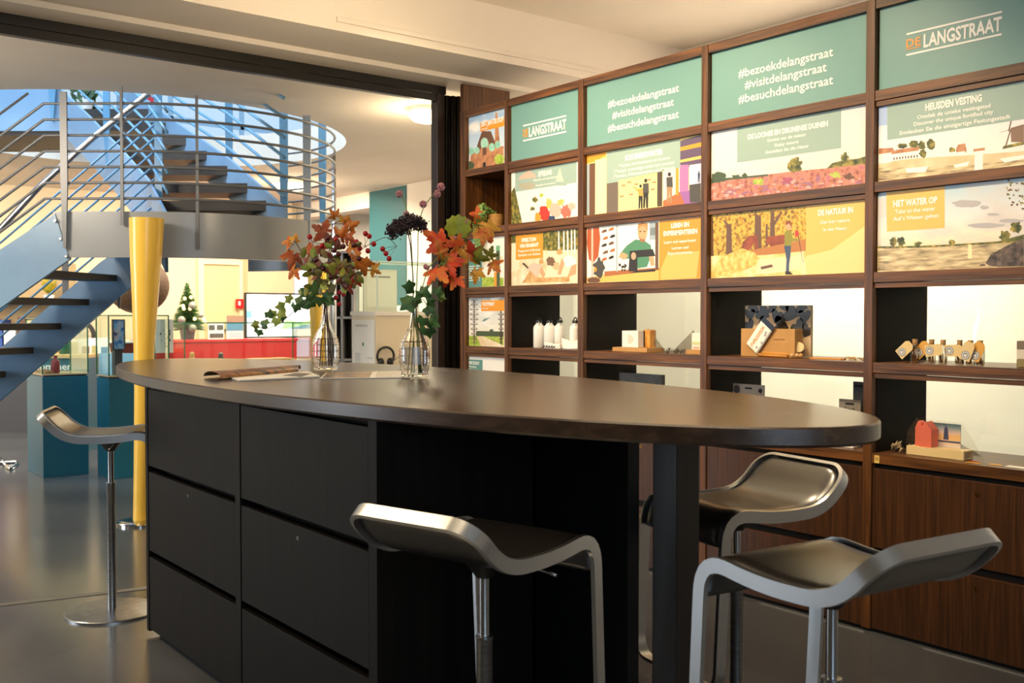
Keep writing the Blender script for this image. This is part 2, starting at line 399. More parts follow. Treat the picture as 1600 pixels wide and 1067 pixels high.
# stringers of the lower flight
def plate(pts, thick, name, m):   # pts (a,d,z): outline in a near-vertical plane, thickness along depth
    return MB().prism([cv(*p) for p in pts], F0*thick).build(name, m, st)
plate([(-2.786,6.2,1.87),(-2.70,6.2,1.595),(-4.95,6.2,.02),(-5.5,6.2,.02),(-5.5,6.2,.12)],.03,'outer_stringer',BLUEST)
plate([(-2.60,7.24,1.86),(-2.55,7.24,1.60),(-2.726,7.24,1.447),(-4.41,7.24,.0),(-4.85,7.24,.0),(-2.932,7.24,1.632)],.03,'inner_stringer',BLUEST)
# bolts on the joint of stringer and landing
for x,y in ((87,345),(95.5,373),(104,400.5)):
    MB().lathe([(.011,0),(.011,.008),(.007,.012)],at(x,y,6.195),n=12,axis=(-F0).to_track_quat('Z','Y').to_matrix()).build('bolt', SATIN, st)
# railings: helper for parallel rails along a list of (a,d,z)
def rails(base, offs, r, m, name='rail'):
    for o in offs:
        MB().tube([cv(a,d_,z+o) for a,d_,z in base], r, n=6).build(name, m, st, smooth=True)
offs=[(493-y)/1585*6.22+1.25 for y in (165,189.6,214,238.5,262.8,287.2,311.6)]
straight=[(-2.846,6.2)]+[(a,d_) for a,d_ in arc(-2.3,7.22,1.03,-90,62,34)]
for z in offs:
    path=[cv(-2.846-1.6,6.2,z-1.6*.735)]+[cv(a,d_,z) for a,d_ in straight]
    MB().tube(path,.0085,n=8).build('landing_rail', GREYRAIL, st, smooth=True)
MB().tube([cv(-4.6,6.2,2.60-1.66*.72),cv(-2.94,6.2,2.60)],.0085,n=6).build('landing_rail', GREYRAIL, st, smooth=True)
# tapered flat posts of the landing
def post(a,d_,z0,z1,wt,wb,m,dirv=RT,th=.014,name='baluster'):
    n_=dirv.cross(UPZ).normalized()
    zt=z0+(z1-z0)*.42
    P=[cv(a,d_,z0)+dirv*(-wb/2),cv(a,d_,z0)+dirv*(wb/2),cv(a,d_,zt)+dirv*(wt/2),cv(a,d_,z1)+dirv*(wt/2),cv(a,d_,z1)+dirv*(-wt/2),cv(a,d_,zt)+dirv*(-wt/2)]
    MB().prism([p-n_*th/2 for p in P], n_*th).build(name, m, st)
post((103-800)/FPX*6.18,6.18,1.66,2.605,.042,.018,GREYRAIL)
post((193-800)/FPX*6.18,6.18,1.80,2.64,.016,.022,GREYRAIL)
post((310-800)/FPX*6.26,6.26,1.66,2.60,.014,.02,GREYRAIL)
post((481-800)/FPX*6.84,6.84,1.60,2.59,.052,.022,M('brightened_post_paint','#8d99a6',.35))  # paint lifted above the other posts to offset the shade it stands in
# far-side railing and thick handrail of the lower flight
far=[(-4.9,7.3,-1.98),(-2.56,7.3,0)]
rails(far,[(493-y)/1585*7.3+1.25 for y in (175,196,217,238,259,280,300,320)],.0085,BLUERAIL)
hp=[at(x,y,d_) for x,y,d_ in ((238,144,7.05),(230,148,7.05),(150,212,7.0),(120,238,6.98),(94,262,6.96),(62,291,6.93),(28,328,6.9),(0,358,6.88),(-60,424,6.85),(-160,535,6.8))]
MB().tube(hp,.021,n=10).build('handrail', SATIN, st, smooth=True)
post((250-800)/FPX*7.3,7.3,1.88,2.85,.055,.05,BLUERAIL)
post((191-800)/FPX*7.3+.0,7.25,1.3,1.88,.03,.012,GREYRAIL)
post((103-800)/FPX*7.25,7.25,1.05,1.7,.04,.02,GREYRAIL)
# upper flight
UF=[(314,417,250),(287,388,236),(260,357,212),(237,325,192),(215,293,170),(193,262,150),(172,235,128)]
Lp_=[];Rp_=[]
for k,(y,xr,xl) in enumerate(UF,1):
    z=ZL+RISE*k; d_=FPX*(z-EYE)/(493-y)
    ar=(xr-800)/FPX*d_; al=(xl-800)/FPX*d_
    Lp_.append((al,d_,z)); Rp_.append((ar,d_,z))
    MB().prism([cv(al,d_,z-.07),cv(ar,d_,z-.07),cv(ar-.03,d_+.36,z-.07),cv(al-.03,d_+.36,z-.07)],(0,0,.07)).build('tread', TREADM, st)
def ext(P):
    a=Vector(P[0]); b=Vector(P[1]); c=Vector(P[-1]); e=Vector(P[-2]); return [tuple(a+(a-b)*.9)]+P+[tuple(c+(c-e)*2.0)]
for nm,P,lo,hi,m in (('far_stringer',ext(Rp_),.24,.06,BLUEST),('near_stringer',ext(Lp_),.36,.03,BLUEST)):
    mb=MB(); s=-1 if nm=='near_stringer' else 1
    for p,q in zip(P[:-1],P[1:]):
        A=[cv(p[0],p[1],p[2]-lo),cv(q[0],q[1],q[2]-lo),cv(q[0],q[1],q[2]+hi),cv(p[0],p[1],p[2]+hi)]
        mb.prism(A,RT*.02*s)
    mb.build(nm,m,st,weld=True)
rails(ext(Rp_),[.14+.13*i for i in range(9)],.0115,BLUERAIL)
rails(ext(Lp_),[.16+.135*i for i in range(6)],.010,BLUERAIL)
for x,z0,z1,d_ in ((360,2.25,3.4,8.3),(445,1.75,2.9,7.5),(505,1.9,2.95,8.1)): post((x-800)/FPX*d_,d_,z0,z1,.06,.04,BLUERAIL)
for x,z0,z1,d_ in ((170,2.45,3.4,8.4),(86,2.72,3.3,7.76)): post((x-800)/FPX*d_,d_,z0,z1,.055,.012,BLUERAIL)
# upper landing
mb=MB().prism([cv(-6.2,7.8,2.63),cv((98-800)/FPX*7.8,7.8,2.63),cv((99-800)/FPX*8.6,8.6,2.63),cv(-6.6,8.6,2.63)],(0,0,.04)); mb.build('upper_landing', TREADM, st)
plate([(-6.2,7.79,2.66),(-3.45,7.79,2.66),(-3.45,7.79,3.25),(-6.2,7.79,3.25)],.015,'upper_fascia',BLUEST)

# tension rod from the ceiling beside the well
tag(MB().tube([Vector((at(522,400,9.35).x,at(522,400,9.35).y,0)),Vector((at(522,400,9.35).x,at(522,400,9.35).y,HALLZ))],.02,n=10).build('support_rod', SATIN, smooth=True),'slim grey steel rod standing from floor to ceiling right of the stair well','rod')
# yellow pillars
def pillar(top,bot,z1,label):
    t=thing('pillar',label,'pillar',(bot.x,bot.y,0),'yellow pillars under the stairs')
    prof=[(.046,.02),(.047,.35),(.052,.8),(.062,1.1),(.078,1.4),(.092,1.62),(.1,z1)]
    mb=MB(); n=32; vs=[];fs=[]
    for r,z in prof:
        c=bot.lerp(top,z/z1)
        for j in range(n):
            a=2*PI*j/n; vs.append(Vector((c.x+r*math.cos(a),c.y+r*math.sin(a),z)))
    for i in range(len(prof)-1):
        for j in range(n): fs.append([i*n+j,i*n+(j+1)%n,(i+1)*n+(j+1)%n,(i+1)*n+j])
    fs.append([(len(prof)-1)*n+j for j in range(n)])
    mb.add(vs,fs).build('shaft',YELLOW,t,auto=50)
    MB().lathe([(.14,0),(.14,.012),(.12,.02),(.06,.024)],(bot.x,bot.y,0)).build('base_plate',CHROME,t,auto=40,label='polished round base plate')
pillar(cv(-2.184,6.08,0),cv(-2.235,6.08,0),1.83,'yellow tapering pillar on a round chrome plate left of the table')
pillar(cv(-1.60,8.4,0),cv(-1.61,8.4,0),1.9,'yellow tapering pillar further back, seen behind the left bouquet')

# ================================================================= THE HALL'S CONTENTS
def lampshade(px,py,d_,r,label):
    p=at(px,py,d_); t=thing('ceiling_lamp',label,'lamp',(p.x,p.y,HALLZ-.11),'round ceiling lamps')
    MB().lathe([(r*.9,HALLZ-.035),(r*.95,HALLZ)],(p.x,p.y,0)).build('base',WHITE,t,auto=40)
    MB().lathe([(r*.35,HALLZ-.10),(r*.75,HALLZ-.085),(r,HALLZ-.05),(r*.97,HALLZ-.035)],(p.x,p.y,0)).build('diffuser',EM('lit_diffuser','#ffe6b8',9),t,auto=60)
    lamp('lamp_bulb','POINT',(p.x,p.y,HALLZ-.22),22,(1,.78,.5),shadow_soft_size=.1)
lampshade(668,172,7.25,.14,'lit round ceiling lamp close beside the black door jamb')
lampshade(452,277,11.2,.2,'lit round ceiling lamp far back, seen through the stair rails')
# teal banner and notice
y0=HWY-.012
a=atY(577,300,y0); b=atY(634.5,476,y0)
tag(MB().box((a.x,y0,b.z),(b.x,HWY,a.z)).build('wall_panel',TEAL),'plain teal panel hung on the white hall wall','panel')
# white cabinet with showcase
c0=cv((587-800)/FPX*7.2,7.2,0); cw=.34; cl=.85; ch=1.28
t=thing('display_cabinet','tall white cabinet with notices, carrying a glass showcase beside the teal panel','cabinet',(c0.x,c0.y,0))
MB().box((c0.x-cw,c0.y,0),(c0.x,c0.y+cl,ch-.03)).build('body',CREAMW,t)
MB().box((c0.x-cw-.01,c0.y-.01,ch-.03),(c0.x+.012,c0.y+cl+.01,ch)).build('top',WHITE,t)
mb=MB().box((c0.x-cw+.01,c0.y-.004,.45),(c0.x-.01,c0.y-.001,ch-.06),PAPER)
GREYINK=M('grey_ink','#8d8f90',.6)
put_text(mb,'INFORMATIE',(c0.x-cw/2-.02,c0.y-.006,1.17),(1,0,0),(0,0,1),.17,.014,GREYINK)
mb.box((c0.x-cw/2-.012,c0.y-.006,1.03),(c0.x-cw/2+.008,c0.y-.004,1.055),M('green_ink','#2f8a4a',.6))
mb.box((c0.x-.29,c0.y-.006,.88),(c0.x-.22,c0.y-.004,.98),M('pale_grey_ink','#d9d8d4',.6)); mb.box((c0.x-.12,c0.y-.006,.94),(c0.x-.04,c0.y-.004,.952),M('pale_grey_ink','#d9d8d4',.6)); mb.box((c0.x-.1,c0.y-.006,.87),(c0.x-.06,c0.y-.004,.9),M('peach_ink','#e9a98a',.6))
mb.build('notice_sheet',PAPER,t,label='white notice sheet with small print')
gb=(c0.x-.30,c0.y+.02,ch); gt=(c0.x-.01,c0.y+.7,ch+.36)
t2=thing('showcase','empty clear showcase standing on the white cabinet','showcase',(c0.x-.15,c0.y+.35,ch))
MB().box(gb,gt).build('glass_cover',GLASSG,t2)
mb=MB()
for x in (gb[0],gt[0]):
    for y in (gb[1],gt[1]): mb.box((x-.004,y-.004,ch),(x+.004,y+.004,gt[2]))
    mb.box((x-.004,gb[1],gt[2]-.008),(x+.004,gt[1],gt[2]))
for y in (gb[1],gt[1]): mb.box((gb[0],y-.004,gt[2]-.008),(gt[0],y+.004,gt[2]))
mb.build('glass_edge',M('pale_glass_edge','#cfe3dc',.2),t2)
q=cv((596-800)/FPX*7.55,7.55,0)
mb=MB().box((c0.x-.27,c0.y+.05,ch+.001),(c0.x-.25,c0.y+.33,ch+.31),WHITE); mb.box((c0.x-.249,c0.y+.07,ch+.03),(c0.x-.247,c0.y+.31,ch+.29),PAPER)
mb.box((c0.x-.246,c0.y+.11,ch+.25),(c0.x-.2455,c0.y+.27,ch+.262),GREYINK)
tag(mb.build('framed_notice'),'white framed sheet standing inside the clear showcase','sign')
# headphones on the cabinet side
hpn=atX(602.5,556,c0.x+.05)
t=thing('headphones','black over-ear headphones hanging on the side of the white cabinet','headphones',(hpn.x,hpn.y,hpn.z-.07))
ha=[(hpn.x,hpn.y+.068*math.cos(math.radians(x)),hpn.z+.062*math.sin(math.radians(x))) for x in range(-40,221,13)]
MB().tube(ha,.009,n=8).build('headband',PLASTIC,t,smooth=True)
for s in (-1,1): MB().ball((hpn.x,hpn.y+s*.038,hpn.z-.045),.033,n=14,sc=(.7,.75,1)).build('ear_cup',PLASTIC,t,smooth=True)
MB().tube([(hpn.x,hpn.y+.06,hpn.z-.04),(hpn.x,hpn.y+.12,hpn.z+.0),(hpn.x-.03,hpn.y+.14,hpn.z-.1),(hpn.x-.03,hpn.y+.14,hpn.z-.35)],.003,n=6).build('cable',PLASTIC,t,smooth=True)
MB().box((c0.x,hpn.y-.008,hpn.z+.047),(hpn.x+.006,hpn.y+.008,hpn.z+.055)).build('hook',STEEL,t)
# grey open shelving
pl=at(515,392,9.6); pr=at(552,392,9.6); ztop=pl.z
t=thing('open_bookcase','grey open bookcase behind the left bouquet','bookcase',(pl.x,pl.y,0))
GREYSH=M('grey_shelf','#6c6a68',.5); dirb=(pr-pl); dirb.z=0; wd=dirb.length; dirb.normalize()
def ob(u0,u1,v0,v1,z0,z1,name,m):
    b=[Vector((pl.x,pl.y,0))+dirb*u+F0*v for u,v in ((u0,v0),(u1,v0),(u1,v1),(u0,v1))]
    MB().prism([p+UPZ*z0 for p in b],(0,0,z1-z0)).build(name,m,t)
for u in (0,wd/2-.01,wd-.02): ob(u,u+.02,0,.35,0,ztop,'upright',GREYSH)
for z in (.02,.42,.82,1.22,1.62,ztop-.02): ob(.02,wd-.02,0,.35,z,z+.02,'shelf',GREYSH)
ob(0,wd,.34,.36,0,ztop,'back',M('grey_back','#55534f',.6))
# television
tvx=-11.78
a=atX(383,457,tvx); b=atX(497,527,tvx)
t=thing('television','large television with a pale map on its screen by the red counter','television',(tvx,(a.y+b.y)/2,0))
MB().box((tvx-.05,a.y,b.z),(tvx,b.y,a.z),bev=.005).build('casing',PLASTIC,t)
mb=MB(); e=.02; X=tvx+.002
def sq(y0,y1,z0,z1,m,dx=0): mb.add([(X+dx,y0,z0),(X+dx,y1,z0),(X+dx,y1,z1),(X+dx,y0,z1)],[[0,1,2,3]],m)
W_=b.y-a.y; H_=a.z-b.z
sq(a.y+e,b.y-e,b.z+e,a.z-e,EM('screen_white','#f7f9fb',.9))
sq(a.y+e,a.y+e+.09*W_,b.z+e,a.z-e,EM('screen_pale_blue','#cfe7f6',.7),.001)
sq(a.y+e,a.y+e+.06*W_,b.z+.45*H_,b.z+.6*H_,EM('screen_blue','#62b6e4',.7),.002)
mb.add([(X+.001,a.y+.48*W_,b.z+.2*H_),(X+.001,b.y-e,b.z+.2*H_),(X+.001,b.y-e,b.z+.42*H_),(X+.001,a.y+.72*W_,b.z+.36*H_),(X+.001,a.y+.55*W_,b.z+.42*H_)],[[0,1,2,3,4]],EM('screen_green','#a5e39a',.7))
mb.add([(X+.002,a.y+.56*W_,b.z+.2*H_),(X+.002,b.y-e,b.z+.2*H_),(X+.002,b.y-e,b.z+.33*H_),(X+.002,a.y+.7*W_,b.z+.25*H_)],[[0,1,2,3]],EM('screen_sea','#7fb4e6',.7))
mb.add([(X+.002,a.y+.52*W_,b.z+.5*H_),(X+.002,a.y+.8*W_,b.z+.46*H_),(X+.002,b.y-e,b.z+.62*H_),(X+.002,a.y+.8*W_,b.z+.58*H_),(X+.002,a.y+.62*W_,b.z+.66*H_)],[[0,1,2,3,4]],EM('screen_lilac','#cdd2ea',.7))
mb.build('screen',None,t,label='lit white screen with a pale green and blue map')
ym=(a.y+b.y)/2
MB().box((tvx-.06,ym-.04,.02),(tvx-.03,ym+.04,b.z+.1)).build('stand_post',PLASTIC,t); MB().box((tvx-.25,ym-.35,0),(tvx+.2,ym+.35,.02)).build('stand_foot',PLASTIC,t)
# red counter, maroon counter
rx=-11.0
a=atX(226,532,rx); b=atX(464,532,rx)
t=thing('red_counter','long low red counter in front of the cream back wall','counter',(rx,(a.y+b.y)/2,0)); rz=a.z; ry0,ry1=a.y,b.y
MB().box((rx-.45,a.y,.08),(rx,b.y,rz-.03),bev=.01).build('body',RED,t); MB().box((rx-.46,a.y-.01,rz-.03),(rx+.01,b.y+.01,rz),bev=.004).build('top',M('bright_red_top','#d2222a',.3),t)
MB().box((rx-.4,a.y+.05,0),(rx-.05,b.y-.05,.08)).build('plinth',PLASTIC,t)
a=atX(178,533,-10.6); b=atX(213,533,-10.6)
mb=MB().box((-11.0,a.y,0),(-10.6,b.y,a.z-.02),M('maroon_lacquer','#5a1714',.35)); mb.box((-11.0,a.y-.01,a.z-.02),(-10.59,b.y+.01,a.z),WHITE)
tag(mb.build('low_cabinet'),'maroon low cabinet with a white top behind the yellow pillar','cabinet'); mz=a.z; my=(a.y+b.y)/2
# christmas tree
p=atX(293,531,rx-.2); p.z=rz
t=thing('christmas_tree','small decorated christmas tree in a grey pot on the red counter','tree',p)
MB().lathe([(.07,0),(.085,.11),(.09,.12)],(p.x,p.y,rz)).build('pot',M('grey_pot','#4d5560',.5),t,auto=40)
PINE=N('pine_green',['#1f3d17','#35561f','#4a6a2a'],20,.7)
mb=MB()
for i in range(700):
    f=R_.random()**1.25; z=.12+.50*f; rr=(.19*(1-f)+.02); an=R_.uniform(0,2*PI)
    c=Vector((p.x,p.y,rz+z)); e=c+Vector((rr*math.cos(an),rr*math.sin(an),-.05*R_.random()+.02)); s=(e-c).cross(UPZ).normalized()*.013
    m_=c.lerp(e,.3); mb.add([m_-s,e,m_+s,m_+Vector((0,0,.02))],[[0,1,2],[0,1,3],[1,2,3]])
mb.tube([(p.x,p.y,rz+.1),(p.x,p.y,rz+.62)],.01,n=6)
mb.build('foliage',PINE,t)
for i in range(9):
    f=R_.uniform(.05,.8); an=R_.uniform(-.9,1.3); rr=.19*(1-f)+.03
    MB().ball((p.x+rr*math.cos(an),p.y+rr*math.sin(an),rz+.13+.45*f),.02,n=8).build('fairy_light',EM('fairy_glow','#ffd98a',3),t)
for i,(y,z,r) in enumerate(((-.12,.22,.042),(.0,.38,.04),(.0,.13,.045),(.1,.27,.03))):
    MB().ball((p.x+.15,p.y+y,rz+z),r,n=12).build('bauble',M('white_bauble','#8f8c82',.3),t,smooth=True)
# cards on the red counter
def card(px0,px1,py0,z0,X,name,label,cat,fill,mats):
    a=atX(px0,py0,X); b=atX(px1,py0,X); mb=MB().box((X-.012,a.y,z0),(X,b.y,a.z),mats[0])
    h=a.z-z0; w_=b.y-a.y
    for (u0,u1,v0,v1,k) in fill: mb.box((X,a.y+u0*w_,z0+v0*h),(X+.002,a.y+u1*w_,z0+v1*h),mats[k])
    return tag(mb.build(name),label,cat)
INK=M('dark_print','#4b4b50',.6); INKB=M('blue_print','#4f86ad',.6); SEP=M('brown_print','#8a6f5d',.6)
card(325,350,504,rz,rx-.1,'photo_card','white card with small grey photographs standing on the red counter','card',[(.05,.42,.55,.85,1),(.55,.95,.55,.85,1),(.1,.95,.08,.35,1)],[PAPER,INK])
card(354,380,493,rz,rx-.15,'photo_board','blue and white photo board on the red counter beside the alarm box','board',[(.0,1,.72,1,2),(.0,1,.35,.7,1),(.1,.9,.05,.3,3)],[PAPER,INKB,SEP,M('pale_blue_print','#a9c1d1',.6)])
a=atX(368,467,HBX+.1); b=atX(379,482,HBX+.1)
mb=MB().box((HBX+.0905,a.y,b.z),(HBX+.14,b.y,a.z),RED,bev=.006); mb.box((HBX+.14,a.y+.02,b.z+.04),(HBX+.143,a.y+.05,a.z-.03),PAPER)
tag(mb.build('fire_alarm_box'),'small red fire alarm box on the cream wall','alarm box')
# teal pedestals with showcases
def pedestal(x1,y0,wx,wy,ztop,label):
    t=thing('pedestal',label,'pedestal',(x1-wx/2,y0+wy/2,0),'teal pedestals under glass showcases')
    MB().box((x1-wx,y0,0),(x1,y0+wy,ztop-.022),bev=.003).build('body',TEALPED,t)
    MB().box((x1-wx+.01,y0+.01,ztop-.022),(x1-.01,y0+wy-.01,ztop-.01)).build('shadow_gap',BLACK,t)
    MB().box((x1-wx,y0,ztop-.01),(x1,y0+wy,ztop)).build('top',M('pale_wood_top','#c9b08a',.5),t)
def case(x1,y0,wx,wy,z0,z1,label):
    t=thing('showcase',label,'showcase',(x1-wx/2,y0+wy/2,z0),'glass showcases on teal pedestals')
    MB().box((x1-wx,y0,z0+.001),(x1,y0+wy,z1)).build('glass_cover',GLASSG,t)
    mb=MB(); e=.0045
    for x in (x1-wx,x1):
        for y in (y0,y0+wy): mb.box((x-e,y-e,z0+.001),(x+e,y+e,z1))
    for x in (x1-wx,x1): mb.box((x-e,y0,z1-e),(x+e,y0+wy,z1+e))
    for y in (y0,y0+wy): mb.box((x1-wx,y-e,z1-e),(x1,y+e,z1+e))
    mb.build('glass_edge',GEDGE,t,label='green glass edge')
pA=(-8.344,1.946); wyA=.335; zA=.80
pedestal(pA[0],pA[1],.5,wyA,zA,'teal pedestal left of the left stool, nearest the chair foot'); case(pA[0],pA[1],.5,wyA,zA,1.23,'glass showcase holding a red bottle')
pB=(-7.966,2.331); wyB=atX(264,600,-7.966).y-2.331; zB=.79
pedestal(pB[0],pB[1],.32,wyB,zB,'teal pedestal behind the yellow pillar and the left stool'); case(pB[0],pB[1],.32,wyB,zB,1.25,'glass showcase holding a blue picture, behind the yellow pillar')
x3=-9.4; a=atX(288,505,x3); b=atX(488,505,x3)
pedestal(x3,a.y,.45,b.y-a.y,.80,'long teal pedestal hidden behind the table, in front of the television'); case(x3,a.y,.45,b.y-a.y,.80,a.z,'long low glass showcase in front of the red counter')
# things in the showcases
def bottle_simple(p,h,r,m,name,label,cat,capm=None):
    t=thing(name,label,cat,p)
    MB().lathe([(r*.85,0),(r,h*.08),(r,h*.6),(r*.8,h*.72),(r*.45,h*.8),(r*.42,h*.93)],p,n=20).build('body',m,t,auto=50)
    MB().lathe([(r*.5,h*.93),(r*.5,h)],p,n=16).build('cap',capm or m,t,auto=40)
    return t
q=Vector((pA[0]-.10,pA[1]+.12,zA)); bottle_simple(q+Vector((0,0,.002)),.135,.033,M('dull_red_ceramic','#8c2f37',.4),'bottle','dull red bottle in the left glass showcase','bottle')
mb=MB()
for i in range(7):
    mb.box((pA[0]-.4+.05*i,pA[1]+.04+.01*(i%3),zA+.001),(pA[0]-.37+.05*i,pA[1]+.1,zA+.018+.006*(i%2)),N('brown_stones',['#8a5a3c','#b58d62'],20,.7),bev=.004)
tag(mb.build('stone_row'),'row of small brown stones in the left glass showcase','stones')
a=atX(176,490,-8.1); b=atX(196,490,-8.1)
mb=MB().box((-8.13,a.y,zB+.19),(-8.11,b.y,zB+.43),INK); mb.box((-8.11,a.y+.012,zB+.2),(-8.108,b.y-.012,zB+.42),N('blue_collage',['#2f64b4','#7fb3e0','#c9b6c0','#3a4a78'],18,.4)); mb.box((-8.20,a.y+.02,zB+.001),(-8.12,b.y-.02,zB+.19),INK)
tag(mb.build('picture_stand'),'small stand with a blue picture in the showcase behind the pillar','picture')
mb=MB().box((-8.16,pB[1]+.42,zB+.16),(-8.15,pB[1]+.56,zB+.43),PAPER)
for i in range(16):
    y=pB[1]+.45+R_.uniform(0,.08); z=zB+.19+R_.uniform(0,.2); mb.box((-8.15,y,z),(-8.1485,y+.008,z+.018),INK)
mb.box((-8.16,pB[1]+.42,zB+.001),(-8.15,pB[1]+.56,zB+.16),M('coral_print','#d9483c',.5))
tag(mb.build('drawing_card'),'white card with an ink drawing in the showcase right of the pillar','card')
for (x,h,m,nm,lb) in ((300,.1,'#b98a4a','wooden_figure','small ochre figure at the left end of the long showcase'),(345,.09,'#3a2c25','dark_figure','small dark figure in the long showcase before the red counter')):
    q=atX(x,550,x3-.2); q.z=.801
    MBx=MB().lathe([(.03,0),(.035,.03),(.02,h*.6),(.026,h*.8),(.01,h)],q,n=14); tag(MBx.build(nm,M(nm,m,.5),auto=50),lb,'figure')
for i,x in enumerate((405,435)):
    q=atX(x,556,x3-.2)
    mb=MB().box((q.x-.1,q.y-.1,.801),(q.x+.1,q.y+.1,.82),M('tan_box','#b98e5c',.6),bev=.004)
    tag(mb.build('flat_box'),('flat tan box in the long showcase, left of the pair','flat tan box in the long showcase, right of the pair')[i],'box','tan boxes in the long showcase')
# reception counter behind the pedestals
d9=9.3
a=cv((48-800)/FPX*d9,d9,0); b=cv((134-800)/FPX*d9,d9,0)
t=thing('reception_counter','teal reception counter with white lettering behind the pedestals','counter',(b.x,b.y,0))
MB().prism([a,b,b+F0*.6,a+F0*.6],(0,0,.86)).build('body',M('teal_counter','#2b6a78',.4),t)
MB().prism([p+UPZ*.86 for p in (a-F0*.03,b-F0*.03,b+F0*.62,a+F0*.62)],(0,0,.03)).build('worktop',M('counter_worktop','#c9a76f',.4),t)
mb=MB(); tp=at(83,577.5,d9-.004); put_text(mb,'kommer',tp,RT,UPZ,.335,.062,PAPER,.01); mb.build('lettering',PAPER,t,label='white lettering reading kommer')
a2=cv((147-800)/FPX*d9,d9+.1,0); b2=cv((225-800)/FPX*d9,d9+.1,0)
tag(MB().prism([p+UPZ*.3 for p in (a2,b2,b2+F0*.03,a2+F0*.03)],(0,0,.6)).build('light_blue_board',M('light_blue_board','#8fb9d8',.5)),'light blue board beside the reception counter','board')
# display board with pictures, green bottle, wheel
dz=9.6
pp=[at(x,y,dz) for x,y in ((104,560),(172,560),(168,527),(112,530))]; pp[0].z=pp[1].z=.892
mb=MB().prism(pp,F0*.02,PAPER)
for (x0,x1,y0_,y1_,m) in ((128,140,541,552,SEP),(143,152,540,552,M('olive_print','#a39a5e',.6)),(158,168,542,552,INKB),(160,170,553,558,M('rose_print','#c08a80',.6)),(110,122,534,553,M('sand_print','#d8cba4',.6))):
    mb.prism([at(x,y,dz-.002) for x,y in ((x0,y1_),(x1,y1_),(x1,y0_),(x0,y0_))],-F0*.002,m)
tag(mb.build('picture_board'),'white board with small pictures standing on the reception counter','board')
q=at(102,562,9.5); q.z=.89; bottle_simple(q,.18,.055,M('green_glass','#1f5a4a',.15),'bottle','green bottle on the reception counter','bottle')
q=at(124,537,9.75); q.z=1.053
t=thing('wheel','dark spoked wheel standing behind the picture board','wheel',(q.x,q.y,.89))
ring_=[q+RT*(  .14*math.cos(2*PI*i/40))+UPZ*(.14*math.sin(2*PI*i/40)) for i in range(40)]
MB().tube(ring_,.022,n=8,closed=True).build('tyre',M('dark_tyre','#2a221c',.6),t,smooth=True)
mb=MB()
for i in range(14):
    an=PI*i/7; mb.tube([q,q+RT*(.13*math.cos(an))+UPZ*(.13*math.sin(an))],.004,n=5)
mb.build('spokes',STEEL,t)
# brown woven pendant behind the pillar
q1=at(216,446,10.35); q2=at(222,380,10.4)
t=thing('pendant_lamp','brown woven pendant of two round shades behind the yellow pillar','lamp',(q1.x,q1.y,q1.z-.25))
BR=N('brown_weave',['#3d2914','#553920'],40,.7,bump=.3)
MB().ball(q1,.305,n=28,sc=(1,1,.95)).build('shade',BR,t,smooth=True); MB().ball(q2,.27,n=28).build('shade',BR,t,smooth=True)
MB().tube([q2+UPZ*.2,Vector((q2.x,q2.y,HALLZ))],.006,n=6).build('cord',PLASTIC,t)
# book display under the stairs at far left
p0=cv((-40-800)/FPX*10.8,10.8,0); p1=cv((97-800)/FPX*10.8,10.8,0)
t=thing('book_display','low wooden display shelf seen between the stair treads','shelf',(p1.x,p1.y,0))
dk=M('dark_brown_board','#4c3420',.5)
MB().prism([p0,p1,p1+F0*.35,p0+F0*.35],(0,0,.83)).build('base_cabinet',M('dark_grey_cabinet','#3c3a3b',.5),t)
MB().prism([q+UPZ*.83 for q in (p0,p1,p1+F0*.35,p0+F0*.35)],(0,0,.035)).build('shelf',M('orange_shelf','#d97a1d',.45),t)
MB().prism([q+UPZ*.865 for q in (p0+F0*.33,p1+F0*.33,p1+F0*.36,p0+F0*.36)],(0,0,.95)).build('back_board',M('tan_board','#b39a6f',.6),t)
MB().prism([q+UPZ*1.36 for q in (p0+F0*.05,p1+F0*.05,p1+F0*.33,p0+F0*.33)],(0,0,.03)).build('shelf',dk,t)
cols=[('orange','#d8741c'),('blue','#2f4f9a'),('white','#e9e4d8'),('brown','#5b3b22'),('cream','#dcc9a4'),('green','#5d7a4a'),('grey','#8a8a88')]
x=-36
for i,(cn,h) in enumerate(cols):
    wpx=(22,14,18,12,26,15,14)[i]; hh=(.36,.34,.3,.37,.33,.24,.3)[i]
    c=[cv((xx-800)/FPX*10.85,10.85,.8655) for xx in (x,x+wpx)]
    tag(MB().prism([c[0],c[1],c[1]+F0*.2,c[0]+F0*.2],(0,0,hh)).build('book',M('book_'+cn,h,.5)),cn+' book standing on the display shelf behind the stair treads','book','books behind the stair treads'); x+=wpx+3
q=at(56,446,10.6)
t=thing('pot_plant','small yellow-green pot plant on the upper display shelf behind the treads','plant',(q.x,q.y,1.39))
MB().lathe([(.04,1.39),(.055,1.47)],(q.x+F0.x*.3,q.y+F0.y*.3,0),n=16).build('pot',PAPER,t,auto=40)
mb=MB()
for i in range(60):
    c=Vector((q.x+F0.x*.3,q.y+F0.y*.3,1.47)); an=R_.uniform(0,2*PI); e=c+Vector((.09*math.cos(an),.09*math.sin(an),R_.uniform(.02,.2))); s=(e-c).cross(UPZ).normalized()*.014
    mb.add([c,c.lerp(e,.6)+s,e,c.lerp(e,.6)-s],[[0,1,2,3]])
mb.build('foliage',N('yellow_green_leaf',['#8a9a2c','#d6b73a'],15,.5),t)
